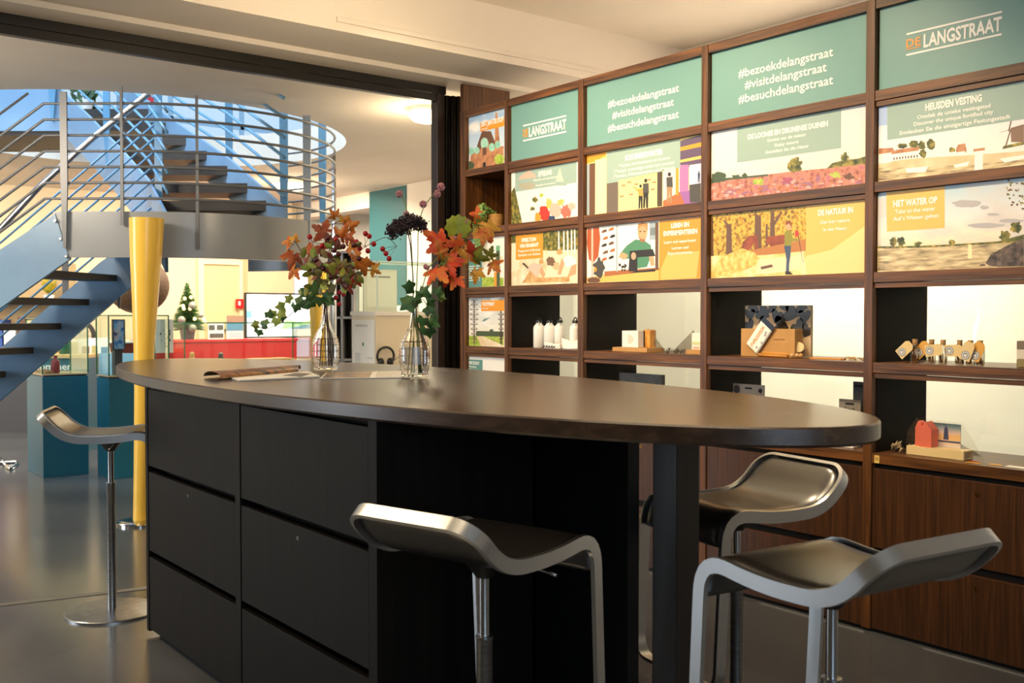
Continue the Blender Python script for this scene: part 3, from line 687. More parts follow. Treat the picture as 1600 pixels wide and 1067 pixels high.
# chair foot at the left edge
q0=atZ(27,722,.012); 
t=thing('sled_chair','chrome sled base of a chair at the left edge of the floor','chair',(q0.x-.3,q0.y-.3,0))
L1=[atZ(-90,700,.25),atZ(-20,704,.14),atZ(3,720,.014),atZ(12,731,.012),atZ(17,733,.012),atZ(27,725,.012),atZ(26,721,.012),atZ(-10,724,.012),atZ(-110,726,.012)]
MB().tube(L1,.013,n=10).build('sled_base',CHROME,t,smooth=True)
s0=atZ(-90,700,.25); bx=cv((-170-800)/FPX*8.2,8.0,.45)
MB().tube([s0,Vector((s0.x,s0.y,.46))],.013,n=10).build('leg',CHROME,t,smooth=True)
MB().box((bx.x-.25,bx.y-.25,.44),(bx.x+.25,bx.y+.25,.49),bev=.01).build('seat',PLASTIC,t)
# upstairs: banner and plant
q=at(231,160,9.5)
tag(MB().prism([q+RT*.05+UPZ*.25,q-RT*.05+UPZ*.12,q-RT*.02-UPZ*.12,q+RT*.06-UPZ*.16],F0*.02).build('red_banner',RED),'red cloth hanging upstairs, seen through the stair rails','banner')
q=at(133,150,9.6)
t=thing('hanging_plant','dark green plant upstairs at the edge of the well','plant',(q.x,q.y,q.z-.1))
mb=MB()
for i in range(40):
    c=q+RT*R_.uniform(-.12,.1)+UPZ*R_.uniform(-.08,.2)+F0*R_.uniform(-.08,.08); an=R_.uniform(0,6.3); u=(RT*math.cos(an)+UPZ*math.sin(an)); v=u.cross(F0)
    mb.add([c-u*.06,c+v*.025,c+u*.06,c-v*.025],[[0,1,2,3]])
mb.build('foliage',N('deep_leaf',['#1c3a1c','#3a5c2a'],15,.5),t)
MB().lathe([(.05,q.z-.14),(.08,q.z-.04)],(q.x,q.y,0),n=16).build('pot',PAPER,t,auto=40)

# ================================================================= SHELVING WALL
PW=.038
posts=[(-5.075,-5.022),(-4.633,-4.603),(-4.001,-3.96),(-3.152,-3.115),(-2.304,-2.266),(-1.455,-1.417)]
CX=[(posts[i][1],posts[i+1][0]) for i in range(5)]      # the five bays A..E
ROWZ=[2.464,2.107,1.752,1.400,1.046,.690]
SD=.395; SB=BY+SD
t=thing('shelving_unit','dark oak shelving wall of five bays with drawers along its foot','shelving',(-3.25,BY+.2,0)); SH=t
for i,(a,b) in enumerate(posts):
    MB().box((a,BY,.012),(b,SB,2.483),bev=.0015).build('upright',WOODV,t)
MB().box((-5.078,BY+.005,2.484),(-5.046,BY+.36,2.655)).build('end_panel',WOODV,t)
MB().box((-5.07,BY+.02,0),(-1.42,SB-.01,.0115)).build('plinth',DARKIN,t)
for ci,(x0,x1) in enumerate(CX):
    for ri,z in enumerate(ROWZ):
        MB().box((x0,BY+.004,z-.02),(x1,SB-.004,z+.02),bev=.0012).build('shelf_board',WOODH,t)
        if ri in (1,2,3,4) and not (ri==2 and ci==4) and not (ri==1 and ci in (0,2,3)):
            MB().box((x0,BY+.010,z-.041),(x1,BY+.028,z-.0225)).build('rail_strip',WOODH,t)
    # drawers
    for z0,z1 in ((.338,.650),(.016,.306)):
        d=MB().box((x0+.004,BY+.006,z0),(x1-.004,BY+.026,z1),bev=.0015).build('drawer',DRAWW,t)
        kx=(x0+x1)/2 + .02; kz=z1-.045
        if ci>=2: MB().lathe([(.0045,0),(.0085,0),(.0085,.003),(.0045,.003)],(kx,BY+.0065,kz),n=16,top=False,bottom=False,axis=Vector((0,-1,0)).to_track_quat('Z','Y').to_matrix()).build('keyhole_ring',M('brass','#b98a3c',.3,1.0),d,label='small brass keyhole ring')
    MB().box((x0,BY+.03,.05),(x1,BY+.05,.668)).build('drawer_recess',DARKIN,t)
    # side of the open cells: dark lining on the left upright, pane at the back
    for ri in (3,4):
        zb=ROWZ[ri+1]+.02; zt_=ROWZ[ri]-.02
        if ci>=1:
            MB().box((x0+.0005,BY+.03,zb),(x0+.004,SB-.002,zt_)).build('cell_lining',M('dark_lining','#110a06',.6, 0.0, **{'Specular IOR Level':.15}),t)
            MB().box((x0+.006,SB-.006,zb),(x1-.002,SB-.001,zt_)).build('back_pane',GLASST,t,label='clear back pane')
    for ri in (0,1,2):
        zb=ROWZ[ri+1]+.02; zt_=ROWZ[ri]-.02
        if not(ci==0 and ri==1): MB().box((x0,SB-.03,zb),(x1,SB-.012,zt_)).build('back_panel',DARKIN,t)
for ri in (1,3,4):
    zb=ROWZ[ri+1]+.02; zt_=ROWZ[ri]-.02
    MB().box((CX[0][0],SB-.03,zb),(CX[0][1],SB-.012,zt_)).build('back_panel',WOODV,t)
a=atY(1366,711,BY); a2=atY(1373.5,724,BY)
mb=MB().box((a.x,BY+.001,a2.z),(a2.x+.0,BY+.0035,a.z),M('yellow_sticker','#e8c36a',.5)); put_text(mb,'25',((a.x+a2.x)/2,BY+.0005,a2.z+.011),(1,0,0),(0,0,1),.014,.012,M('black_ink','#1c1a18',.6))
mb.build('number_sticker',None,SH,label='yellow sticker reading 25')

# ---------------------------------------------------------------- printed boards
YP=3.588
class Poster:
    def __init__(s, bay, row, label, name='printed_board', fill=PTEAL, tall=None):
        s.x0,s.x1=CX[bay]; s.x0+=.004; s.x1-=.002
        s.z1={0:2.443,1:2.065,2:1.710,3:1.358,4:1.004}[row]; s.z0={0:2.1275,1:1.7725,2:1.4205,3:1.0665,4:.7105}[row]
        if row==1 and bay in (0,2,3): s.z1=2.086
        if row==2 and bay==4: s.z1=1.730
        s.t=thing(name,label,'board',((s.x0+s.x1)/2,YP+.004,s.z0+.0005))
        MB().box((s.x0,YP,s.z0+.0005),(s.x1,YP+.012,s.z1)).build('panel',PAPER,s.t)
        s.pm=MB(); s.k=1; s.tm=MB()
        s.rect(None,fill)
    def Y(s): s.k+=1; return YP-.00001*s.k
    def P(s,x,y):
        p=atY(x,y,YP); return (min(max(p.x,s.x0+.0005),s.x1-.0005), min(max(p.z,s.z0+.001),s.z1-.0005))
    def poly(s, pts, m):
        Y=s.Y(); q=[s.P(*p) for p in pts]; s.pm.add([(x,Y,z) for x,z in q],[list(range(len(q)))],m); return s
    def rect(s, r, m):
        if r is None:
            Y=s.Y(); s.pm.add([(s.x0,Y,s.z0+.0005),(s.x1,Y,s.z0+.0005),(s.x1,Y,s.z1),(s.x0,Y,s.z1)],[[0,1,2,3]],m); return s
        xa,ya,xb,yb=r   # pixel corners: left-top and right-bottom measured at the left edge
        A=s.P(xa,ya); B=s.P(xa,yb); X1=s.P(xb,ya)[0]; Y=s.Y()
        s.pm.add([(A[0],Y,B[1]),(X1,Y,B[1]),(X1,Y,A[1]),(A[0],Y,A[1])],[[0,1,2,3]],m); return s
    def blob(s,x,y,rx,ry,m,n=22,jag=.25):
        pts=[]
        for i in range(n):
            a=2*PI*i/n; k=1+R_.uniform(-jag,jag); pts.append((x+rx*k*math.cos(a),y+ry*k*math.sin(a)))
        return s.poly(pts,m)
    def text(s,body,xl,yl,xr,yr,hpx,m=PWHITE,bold=.02):
        """baseline from pixel (xl,yl) to (xr,yr), capital height in pixels"""
        A=s.P(xl,yl); B=s.P(xr,yr); Tp=s.P(xl,yl-hpx)
        tm=MB(); put_text(tm,body,((A[0]+B[0])/2,YP-.0014,(A[1]+B[1])/2),(1,0,0),(0,0,1),B[0]-A[0],Tp[1]-A[1],m,.045 if bold>.022 else bold)
        if tm.v: tm.build('heading' if bold>.022 or hpx>9 else 'caption_line',None,s.t)
        return s
    def bar(s,x0,y0,x1,y1,h,m=PWHITE):
        A=s.P(x0,y0); B=s.P(x1,y1); C=s.P(x0,y0+h); s.tm.add([(A[0],YP-.0014,C[1]),(B[0],YP-.0014,C[1]),(B[0],YP-.0014,A[1]),(A[0],YP-.0014,A[1])],[[0,1,2,3]],m); return s
    def done(s):
        s.pm.build('print',None,s.t)
        if s.tm.v: s.tm.build('logo',None,s.t)
def sky(name,stops,r,clouds=None,cs=6): return GRAD(name,stops,{0:2.1275,1:1.7725,2:1.4205,3:1.0665,4:.7105}[r],{0:2.444,1:2.08,2:1.72,3:1.36,4:.99}[r],clouds,cs)
LEAFP=N('print_foliage',['#2f3a1c','#6a6a2a','#b9a04a'],45,.4,detail=6)
GRASSP=N('print_grass',['#7a9a2c','#a9bd45','#c9cf6a'],40,.4,detail=6)
HEATH=N('print_heather',['#8a4f4a','#b8705f','#c98a72','#b9687f'],38,.4,detail=8)
SAND=N('print_sand',['#d9b98a','#ead6b4','#f3e6cf'],14,.4)
WATER=N('print_water',['#7d6f55','#c9b48a','#f0dfb6'],12,.4,stretch=(1,1,7),detail=6)
BRICK=N('print_brick',['#9a5f3c','#b97d54','#c9946a'],30,.4)
GREEND=M('print_dark_green','#46563a',.4); COPPER=N('print_copper_green',['#7fc3ac','#b4dcc8'],14,.4); BRN=M('print_brown','#6b4a33',.4)
ROCK=N('print_rock',['#2f2722','#5a4b42','#7a6658'],40,.4,detail=6)
DK=M('print_dark','#2b2622',.4); SKIN=M('print_skin','#d9a47c',.4); REDP=M('print_red','#c23a2c',.4); NAVY=M('print_navy','#2f4468',.4)

# bay A
p=Poster(0,0,'church picture with a small orange title at the top of the narrow bay',fill=sky('sky_church',[(0,'#dfe6ea'),(.5,'#c3d7ea'),(1,'#9dc0e2')],0,'#f6f4f0'))
p.poly([(744,232),(753,205),(767,205),(776,228),(776,245),(744,245)],BRN); p.poly([(774,176),(777,176),(781,225),(773,225)],BRICK)
p.poly([(728,268),(736,240),(752,232),(752,222),(764,222),(764,232),(776,230),(787,228),(787,262),(728,270)],BRICK)
for x,y,rx,ry in ((736,236,5,6),(745,235,4.5,5.5),(757,224,6,9),(768.5,230,5,6.5),(777.5,226,4,6)): p.blob(x,y,rx,ry,COPPER,jag=.02)
p.rect((754,231,760,243),BRN); p.rect((754.5,254,759,264),DK); p.blob(780,249,8,8,GRASSP,jag=.2); p.blob(736,258,5,6,GREEND); p.poly([(727,268),(727,225),(730,218),(733,235),(731,268)],BRN)
p.rect((750.5,192,788,206),PORANGE); p.text('SINT JAN DE DOP',752,199,787,188.5,7,bold=.03); p.text('Waalwijk',752,203.5,762,201,2.2); p.done()
p=Poster(0,2,'picture of a green riverbank with a marker pole, behind the orange leaves',fill=sky('sky_bank',[(0,'#eceadf'),(1,'#f3f1ea')],2))
p.poly([(727,410),(727,402),(787,400),(787,412)],SAND); p.poly([(727,452),(727,434),(752,432),(787,434),(787,450)],GRASSP)
p.rect((727,371,753,452),PTEALD); p.poly([(775,384),(781,384),(781,450),(776,450)],GREEND); p.rect((775,384,781,392),M('print_mint','#6fae83',.4)); p.poly([(772,426),(776,425),(776,450),(772,450)],PORANGE)
p.text('DE OEVER',729,385,748,384,5,bold=.03)
for i in range(7): p.bar(730,416+3.6*i,750,416+3.6*i,1.3)
p.done()
p=Poster(0,3,'picture of a path between two lattice towers with an orange title',fill=sky('sky_towers',[(.2,'#f3ead6'),(.6,'#e2e2dc'),(1,'#9aa9b4')],3,'#f8f5ee',9))
p.poly([(728,545),(728,524),(787,526),(787,546)],GRASSP); p.poly([(745,526),(752,524),(787,540),(787,546),(752,546)],SAND); p.rect((744,517,787,525),GREEND); p.blob(768,518,3,4,GREEND)
for (x,w) in ((741,7),(783,5)):
    for i in range(9):
        y0=468+i*7.6; k=w*(1-.28*abs(i-3)/4); k2=w*(1-.28*abs(i-2)/4)
        p.poly([(x-k,y0),(x-k+1,y0),(x+k2,y0+7.6),(x+k2-1,y0+7.6)],BRN); p.poly([(x+k-1,y0),(x+k,y0),(x-k2+1,y0+7.6),(x-k2,y0+7.6)],BRN); p.poly([(x-k,y0),(x+k,y0),(x+k,y0+1),(x-k,y0+1)],BRN)
    p.poly([(x-.7,468),(x+.7,468),(x+.7,538),(x-.7,538)],DK)
p.poly([(753,502),(757,498),(766,496),(757,502)],PTEALD)
p.rect((752,469.5,788,486),PORANGE); p.text('FOOTPRINT',754,478,773,477.5,5.5,bold=.03); p.text('Favoriet',754,483,763,482.7,2); p.done()
p=Poster(0,4,'white board with a teal corner reading WIST JE DAT, low in the narrow bay',fill=PWHITE)
p.rect((729,561,754,600),PTEALD); p.text('WIST JE DAT?',732,569,749,569.5,4.5,bold=.03); p.text('Wusstest',732,574,745,574.5,3); p.text('Did you know',732,579,750,579.5,3); p.done()
# logo boards and hashtags
def logo(p,xl,yl_t,xr,yr_t,xl2,yl_b,yr_b,bh,de,word):
    p.bar(xl,yl_t,xr,yr_t,bh)
    p.bar(xl,yl_b,xr,yr_b,bh)
p=Poster(1,0,'teal board with the white and orange logo, second bay')
def logo_board(p,xl,xr,xm,ytop_l,ytop_r,ybot_l,ybot_r,bh):
    A=p.P(xl,ytop_l); B=p.P(xr,ytop_r); C=p.P(xl,ybot_l); D=p.P(xr,ybot_r); E=p.P(xm,500)
    zt=(A[1]+B[1])/2; zb=(C[1]+D[1])/2; H=zt-zb; Y=YP-.0014
    def r(x0,x1,z0,z1,m): p.tm.add([(x0,Y,z0),(x1,Y,z0),(x1,Y,z1),(x0,Y,z1)],[[0,1,2,3]],m)
    r(A[0],B[0],zt-.085*H,zt,PWHITE); r(A[0],B[0],zb,zb+.085*H,PWHITE)
    put_text(p.tm,'LANGSTRAAT',((E[0]+B[0])/2,Y,zb+.215*H),(1,0,0),(0,0,1),B[0]-E[0],.56*H,PWHITE,.03)
    w_=(E[0]-A[0])*.84
    put_text(p.tm,'DE',(A[0]+w_/2,Y,zb+.36*H),(1,0,0),(0,0,1),w_,.36*H,PORANGE,.03); r(A[0],A[0]+w_,zb+.255*H,zb+.30*H,PORANGE)
logo_board(p,817.5,885,826.5,195,180.5,222,206,2.5); p.done()
for bay,lab,(l1,l2,l3),h in ((2,'teal board with three white hashtags in the middle bay',((950,168,1061,143.5),(957,187,1053,163),(950,206,1061,184)),11),
                             (3,'teal board with three white hashtags in the fourth bay',((1154,120,1302,89),(1164,139,1292,111),(1154,160,1302,133)),13)):
    p=Poster(bay,0,lab)
    for s_,l in zip(('#bezoekdelangstraat','#visitdelangstraat','#besuchdelangstraat'),(l1,l2,l3)): p.text(s_,*l,h,bold=.014)
    p.done()
p=Poster(4,0,'teal board with the white and orange logo, large at the right edge')
logo_board(p,1416.5,1566,1439,52.5,16.5,90.5,52,4); p.done()
# bay B
p=Poster(1,1,'pale park picture of tents and greenery in the second bay',fill=sky('sky_park',[(0,'#f4f1e6'),(1,'#efede2')],1))
p.rect((805,262,901,300),PTEALL)
p.poly([(798,352),(798,300),(804,292),(812,330),(816,352)],LEAFP); 
p.poly([(809,281),(812,277),(822,268),(826,262),(830,268),(838,275),(838,281)],M('print_rose','#cfae9c',.4)); p.blob(823,290,13,6,M('print_taupe','#a8a593',.4),jag=.02); p.poly([(809,281),(838,277),(838,284),(809,287)],PTEALL)
p.poly([(866,290),(872,268),(875,257),(878,268),(886,290)],PTEALL); p.poly([(868,284),(872,270),(875,262),(877,270),(881,284)],M('print_sage','#bfcabc',.4))
for x,y,rx,ry,m in ((836,312,5,4,LEAFP),(846,305,3,3,GRASSP),(858,318,5,8,PORANGEL),(832,326,4,3,LEAFP),(868,330,10,12,M('print_blush','#e6b4a6',.4)),(850,335,9,12,REDP),(884,330,7,11,M('print_coral','#d9705e',.4)),(893,322,6,6,M('print_blush','#e6b4a6',.4)),(840,340,5,8,PORANGE),(876,316,5,5,PORANGEL),(862,343,6,6,NAVY)): p.blob(x,y,rx,ry,m)
p.text('EFTELING',841.5,276.5,862.5,271.5,7,bold=.03)
for (a,b) in (((833,284),(871,277)),((837,292),(868,286.5)),((840,300),(866,294))): p.text('Wereld vol wonderen',*a,*b,3)
p.done()
p=Poster(1,2,'picture of children digging in sand with a yellow title block',fill=SAND)
p.poly([(798,385),(798,362),(903,356),(903,390),(860,392)],LEAFP)
for x in (872,880,886,892,897): p.poly([(x,357),(x+2,357),(x+2.5,396),(x,396)],PWHITE)
p.poly([(860,397),(880,392),(903,398),(903,440),(850,440)],M('print_light_sand','#f1dfc2',.4)); p.poly([(798,380),(808,380),(812,420),(798,425)],M('print_light_sand','#f1dfc2',.4))
# digging children in light clothes
p.poly([(823,417),(832,411),(845,412),(848,420),(842,428),(836,437),(830,436),(832,426),(825,424)],M('print_pink','#e4bfae',.4)); p.blob(846,408,4,5,M('print_fair_hair','#caa06a',.4)); p.poly([(846,415),(852,428),(849,436),(843,425)],SKIN)
p.poly([(880,405),(888,398),(899,403),(901,412),(893,417),(884,417)],PWHITE); p.blob(874,394,5,5,M('print_fair_hair','#caa06a',.4)); p.poly([(878,402),(882,412),(876,430),(871,428)],SKIN); p.poly([(893,415),(901,412),(900,428),(886,434)],SKIN)
p.blob(869,416,6,6,M('print_pale_bucket','#d9b98c',.4)); p.blob(861,408,6,7,M('print_dark_hair','#7d5f49',.4)); p.poly([(820,436),(828,422),(836,432),(850,434),(890,432),(890,440),(815,442)],N('print_dug_sand',['#b88650','#e2bb82'],25,.4))
p.poly([(816,412),(818,410),(826,418),(825,420)],DK)
p.rect((806,368,848.5,406),PORANGE); p.text('SPEELTUIN',815,378.5,838,376,5.5,bold=.03); p.text('VAN BRABANT',812,387,842,385,5.5,bold=.03); p.text('Playground of Brabant',810,394,845,391.5,3.5); p.text('Spielplatz von Brabant',810,400,845,398.5,3.5); p.done()
# bay C
p=Poster(2,1,'museum picture with yellow and purple light and two visitors, middle bay',fill=M('print_warm_yellow','#f3dd8a',.4))
p.poly([(916,243),(947,238),(947,243),(931,252),(916,256)],PORANGE); p.rect((916,257,922,337),M('print_grey_blue','#9fb0bc',.4)); p.rect((921,256,930,336),BRN); p.rect((930,250,947,335),M('print_pale_yellow','#f9efb4',.4)); p.rect((948,285,966,333),M('print_brown_grey','#6f6359',.4))
p.poly([(966,282),(1036,272),(1036,322),(966,332)],M('print_light_yellow','#f8e79a',.4))
p.poly([(1036,262),(1060,256),(1076,254),(1076,296),(1036,322)],M('print_pale_pink','#f0d9d2',.4)); p.poly([(1060,300),(1095,294),(1095,318),(1036,325),(1036,322)],M('print_violet','#9a64a8',.4)); p.poly([(1036,325),(1036,314),(1062,300),(1070,322)],M('print_rust','#b06a3c',.4))
p.poly([(1063,220),(1096,210),(1096,258),(1063,264)],M('print_dark_violet','#5f4f6a',.4)); p.poly([(1063,230),(1096,222),(1096,229),(1063,236)],PORANGE); p.poly([(1063,250),(1096,243),(1096,248),(1063,254)],PORANGEL)
p.poly([(1062,258),(1076,257),(1076,298),(1062,300)],M('print_magenta','#b777b0',.4)); p.poly([(1077,258),(1096,255),(1096,292),(1077,296)],M('print_lilac','#d9d2ec',.4))
p.rect((1027,262,1035,323),M('print_dark_brown','#4d3c2c',.4)); p.rect((1056,258,1060.5,305),PORANGE)
p.poly([(1077,289),(1095,286),(1095,316),(1078,316)],M('print_charcoal','#4b4844',.4))
# visitors
def person(p,x,y,h,top,leg):
    p.blob(x,y+h*.07,h*.055,h*.07,DK,jag=.03); p.poly([(x-h*.1,y+h*.17),(x+h*.1,y+h*.15),(x+h*.11,y+h*.5),(x-h*.09,y+h*.52)],top); p.poly([(x-h*.08,y+h*.48),(x+h*.09,y+h*.48),(x+h*.08,y+h),(x+h*.01,y+h),(x,y+h*.6),(x-h*.03,y+h),(x-h*.09,y+h)],leg)
person(p,1001,288,38,M('print_ochre','#b99a4c',.4),DK); p.poly([(989,292),(991,291),(999,298),(998,301)],M('print_ochre','#b99a4c',.4)); person(p,1009,279,46,M('print_charcoal','#4b4844',.4),DK); person(p,1046,269,48,M('print_charcoal','#4b4844',.4),M('print_tan','#a5825c',.4)); person(p,1092,267,18,NAVY,NAVY)
for x,y in ((974,289),(983,284),(994,287),(971,306),(986,303),(1020,295),(1022,284),(1014,280)): p.poly([(x-3,y),(x+3,y-1),(x+3,y+2),(x-3,y+2)],M('print_tan','#a5825c',.4)); 
p.poly([(948,238),(1063,217),(1063,262),(966,282),(966,284),(948,287)],PTEALL)
p.text('SCHOENENKWARTIER',977,251,1036,240.5,8,bold=.025)
for (a,b),s_ in zip((((968,262),(1047,247.5)),((961,270),(1054,256)),((960,278.5),(1055,263))),('Museum, kenniscentrum en museum','Museum, knowledge centre and museum','Museum, Wissenszentrum und Museum')): p.text(s_,*a,*b,4.3)
p.done()
p=Poster(2,2,'picture of a man at a sewing machine with an orange text panel',fill=PWHITE)
p.poly([(917,443),(917,434),(945,428),(1030,422),(1030,440)],PORANGEL); p.poly([(945,432),(1030,422),(1030,418),(944,424)],M('print_rust','#b06a3c',.4))
p.poly([(918,356),(936,354),(938,372),(935,400),(927,411),(920,405),(917,380)],M('print_leather','#b4572c',.4)); p.rect((924,356,927,440),M('print_pale_pole','#c9b9a6',.4)); p.blob(928,438,10,5,BRN,jag=.05); p.blob(936,419,9,15,M('print_charcoal','#4b4844',.4)); p.blob(930,421,2.5,4,PORANGE)
for i in range(5):
    for j in range(2):
        x=942+j*11+(i%2)*2; y=358+i*11+(1-j)*3; p.poly([(x-3,y+2),(x+1,y-2),(x+6,y-3),(x+6,y+1),(x,y+3)],(BRN,M('print_rust','#b06a3c',.4),DK)[(i+j)%3])
p.rect((963,352,965,425),M('print_grey_blue','#9fb0bc',.4)); p.rect((1015,347,1028,375),M('print_grey_blue','#9fb0bc',.4)); p.rect((1016,356,1024,368),M('print_slate','#77858a',.4)); p.rect((1024,348,1029,421),BRN)
p.poly([(979,384),(993,374),(1007,376),(1017,383),(1018,398),(1011,417),(992,420),(984,405)],M('print_shirt_green','#4f8a6a',.4)); p.poly([(979,384),(986,384),(984,404),(972,405),(968,398),(974,390)],M('print_shirt_green','#4f8a6a',.4)); p.blob(974,400,6,5,SKIN); p.poly([(1013,396),(1021,398),(1023,414),(1017,416)],SKIN)
p.blob(1004,363,7.5,13,SKIN,jag=.04); p.poly([(996,362),(997,350),(1004,345),(1012,349),(1012,362),(1008,353),(1000,354)],M('print_hair','#c08a4f',.4)); p.poly([(997,368),(1001,378),(1007,378),(1011,368),(1008,374),(1001,373)],M('print_beard','#a06e46',.4)); p.rect((999,361,1002,362.6),DK); p.rect((1005.5,361,1008.5,362.6),DK)
p.poly([(984,392),(1020,389),(1024,400),(996,402),(996,424),(982,424)],DK); p.blob(990,400,4,6,M('print_brass','#b9a184',.4),jag=.03); p.poly([(996,423),(1024,420),(1024,424),(982,427)],DK)
for i in range(9): p.blob(972+R_.uniform(-5,6),418+R_.uniform(-5,6),1.5,2,DK)
p.rect((1030,345,1096,440),PORANGE); p.poly([(1032,422),(1042,398),(1093,392),(1088,434),(1032,438)],PORANGEL)
p.text('LEREN EN',1049,357,1077,353,7,bold=.025); p.text('EXPERIMENTEREN',1037,369,1090,364,7,bold=.025); p.text('Learn and experiment',1038,381,1088,377,4.5); p.text('Lernen und',1050,390,1076,388,4.5); p.text('Experimentieren',1044,398,1082,396,4.5); p.done()
# bay D
p=Poster(3,1,'heather moor picture with a pale teal title block',fill=sky('sky_heath',[(.2,'#f3e4cf'),(.6,'#e6e0dc'),(1,'#d9dbdf')],1,'#f2e9df',4))
p.poly([(1110,320),(1110,286),(1140,280),(1180,275),(1236,268),(1290,263),(1353,255),(1353,295)],HEATH); p.poly([(1110,287),(1110,279),(1150,277),(1200,272),(1200,275),(1140,281)],GREEND)
p.blob(1243,258,11,11,LEAFP,jag=.3); p.blob(1320,246,6,7,LEAFP,jag=.3); p.poly([(1292,263),(1300,255),(1318,250),(1340,248),(1353,244),(1353,256)],LEAFP); p.blob(1122,277,11,9,GREEND); p.blob(1150,276,7,3,GREEND); p.blob(1163,275,4,4,GREEND)
for x,y,m in ((1185,284,GRASSP),(1306,274,GRASSP),(1230,282,M('print_raspberry','#a8506a',.4)),(1140,300,M('print_mauve','#a06a80',.4)),(1195,295,M('print_mauve','#a06a80',.4)),(1260,288,M('print_mauve','#b87a8a',.4)),(1325,276,BRN)): p.blob(x,y,8,5,m,jag=.4)
for i in range(70):
    x=R_.uniform(1113,1350); y=R_.uniform(292,312)-(x-1110)*.095; p.blob(x,y,R_.uniform(2,5),R_.uniform(1,2.5),(M('print_mauve','#a06a80',.4),M('print_pale_heather','#dca6a0',.4),M('print_rust','#b06a3c',.4),M('print_pale_heather','#dca6a0',.4))[i%4],n=8,jag=.4)
A_=[(1152,200),(1314,166),(1314,231),(1152,254)]; p.poly(A_,PTEALL)
p.text('DE LOONSE EN DRUNENSE DUINEN',1169,218.5,1294,196,7.5,bold=.025); p.text('Geniet van de natuur',1199,222.5,1260,211.5,4.6); p.text('Enjoy nature',1211,229.5,1248,223,4.6); p.text('Genießen Sie die Natur',1196,241.5,1264,229,4.6); p.done()
p=Poster(3,2,'autumn picture of a hiker with brown cattle and a yellow text panel',fill=N('print_autumn_ground',['#d9b04a','#f0d489','#f6e7ba'],14,.4))
p.poly([(1110,400),(1110,334),(1262,318),(1262,385),(1200,392),(1150,398)],N('print_autumn_leaves',['#5d4a18','#b98a24','#e8c14a','#6a5a20'],50,.4,detail=7))
for x,y0,y1,w_ in ((1112,340,400,3),(1139,350,397,5),(1182,335,390,3.5),(1187,338,388,3),(1198,350,385,2),(1207,330,370,4)): p.poly([(x-w_*.7,y0),(x+w_*.7,y0),(x+w_,y1),(x-w_,y1)],BRN)
p.poly([(1140,360),(1130,345),(1133,344),(1143,356)],BRN); p.poly([(1207,350),(1220,330),(1223,331),(1211,352)],BRN)
p.poly([(1158,390),(1161,378),(1170,369),(1184,367),(1185,391),(1181,391),(1178,380),(1170,392),(1160,392)],N('print_cattle',['#7a3418','#a8512a'],20,.4)); p.poly([(1196,376),(1200,370),(1216,368),(1226,366),(1225,388),(1222,389),(1219,382),(1209,384),(1208,391),(1205,391),(1203,383),(1197,380)],N('print_cattle',['#7a3418','#a8512a'],20,.4))
p.poly([(1170,392),(1200,386),(1259,374),(1259,392),(1200,398),(1160,400)],M('print_leaf_litter','#b9793c',.4)); p.poly([(1110,432),(1120,410),(1140,396),(1160,388),(1180,395),(1190,408),(1170,420),(1130,432)],N('print_dry_grass',['#c99a3c','#ecc768','#f3dc94'],40,.4,detail=7)); p.poly([(1185,405),(1240,400),(1255,392),(1259,420),(1200,428),(1180,428)],M('print_path','#efdcb4',.4)); p.poly([(1188,417),(1206,413),(1208,417),(1190,421)],BRN)
# hiker
p.blob(1232,353,5,7,SKIN,jag=.05); p.poly([(1227,352),(1228,346),(1234,344),(1237,348),(1237,356),(1233,349)],M('print_brown_hair','#8a4a24',.4)); p.poly([(1226,362),(1232,359),(1237,363),(1238,372),(1246,373),(1246,376),(1237,378),(1236,385),(1226,385)],M('print_olive','#8f8a2c',.4)); p.poly([(1225,384),(1236,384),(1235,400),(1233,414),(1233,426),(1228,426),(1229,405)],M('print_jeans','#43526e',.4)); p.poly([(1227,424),(1234,424),(1239,429),(1227,429)],DK); p.poly([(1245,361),(1247,360),(1254,406),(1256,409),(1254,408)],BRN); p.blob(1245,365,3,5,REDP)
p.poly([(1259.5,315),(1353,307),(1353,432),(1259.5,432)],PORANGEL); p.poly([(1259.5,400),(1300,390),(1353,352),(1353,432),(1259.5,432)],M('print_pale_gold','#f3d68f',.4))
p.text('DE NATUUR IN',1278.5,337,1333,332,8.5,bold=.025); p.text('Get into nature',1282,349.5,1328,346.5,5); p.text('In der Natur',1287,361.5,1324,358.5,5); p.done()
# bay E
p=Poster(4,1,'harbour town picture with a windmill and a pale title block',fill=sky('sky_harbour',[(.3,'#f4efe8'),(.6,'#e6e9ef'),(1,'#b9cbe8')],1,'#f6f1ea',4))
p.poly([(1372,278),(1372,252),(1450,246),(1520,242),(1600,236),(1600,262)],N('print_quay',['#d9b98c','#e9d2ac'],14,.4)); p.poly([(1372,285),(1372,262),(1440,262),(1520,256),(1600,250),(1600,266)],WATER)
for pts in ([(1373,232),(1395,231),(1398,236),(1398,242),(1373,242)],[(1393,242),(1400,234),(1435,229),(1437,240),(1437,241)],[(1494,233),(1497,226),(1508,224),(1510,232),(1510,238),(1494,240)]): p.poly(pts,BRICK)
for r in ((1373,241,1393,256),(1393,241,1437,252),(1494,238,1508,242)): p.rect(r,PWHITE)
for i in range(9): p.rect((1396+4.5*i,246-.5*i,1398+4.5*i,250-.5*i),BRN)
for x,y,rx,ry in ((1428,225,7,6),(1440,227,6,7),(1455,226,7,8),(1442,240,6,6),(1488,234,5,4),(1410,228,8,4)): p.blob(x,y,rx,ry,LEAFP,jag=.2)
p.poly([(1414,263),(1450,260),(1446,269),(1418,270)],PWHITE); p.poly([(1490,258),(1515,252),(1512,259),(1492,262)],PWHITE); p.rect((1523,236,1536,266),PWHITE); p.rect((1521,233,1539,237),BRICK); p.poly([(1562,248),(1600,242),(1600,248),(1570,254)],PWHITE)
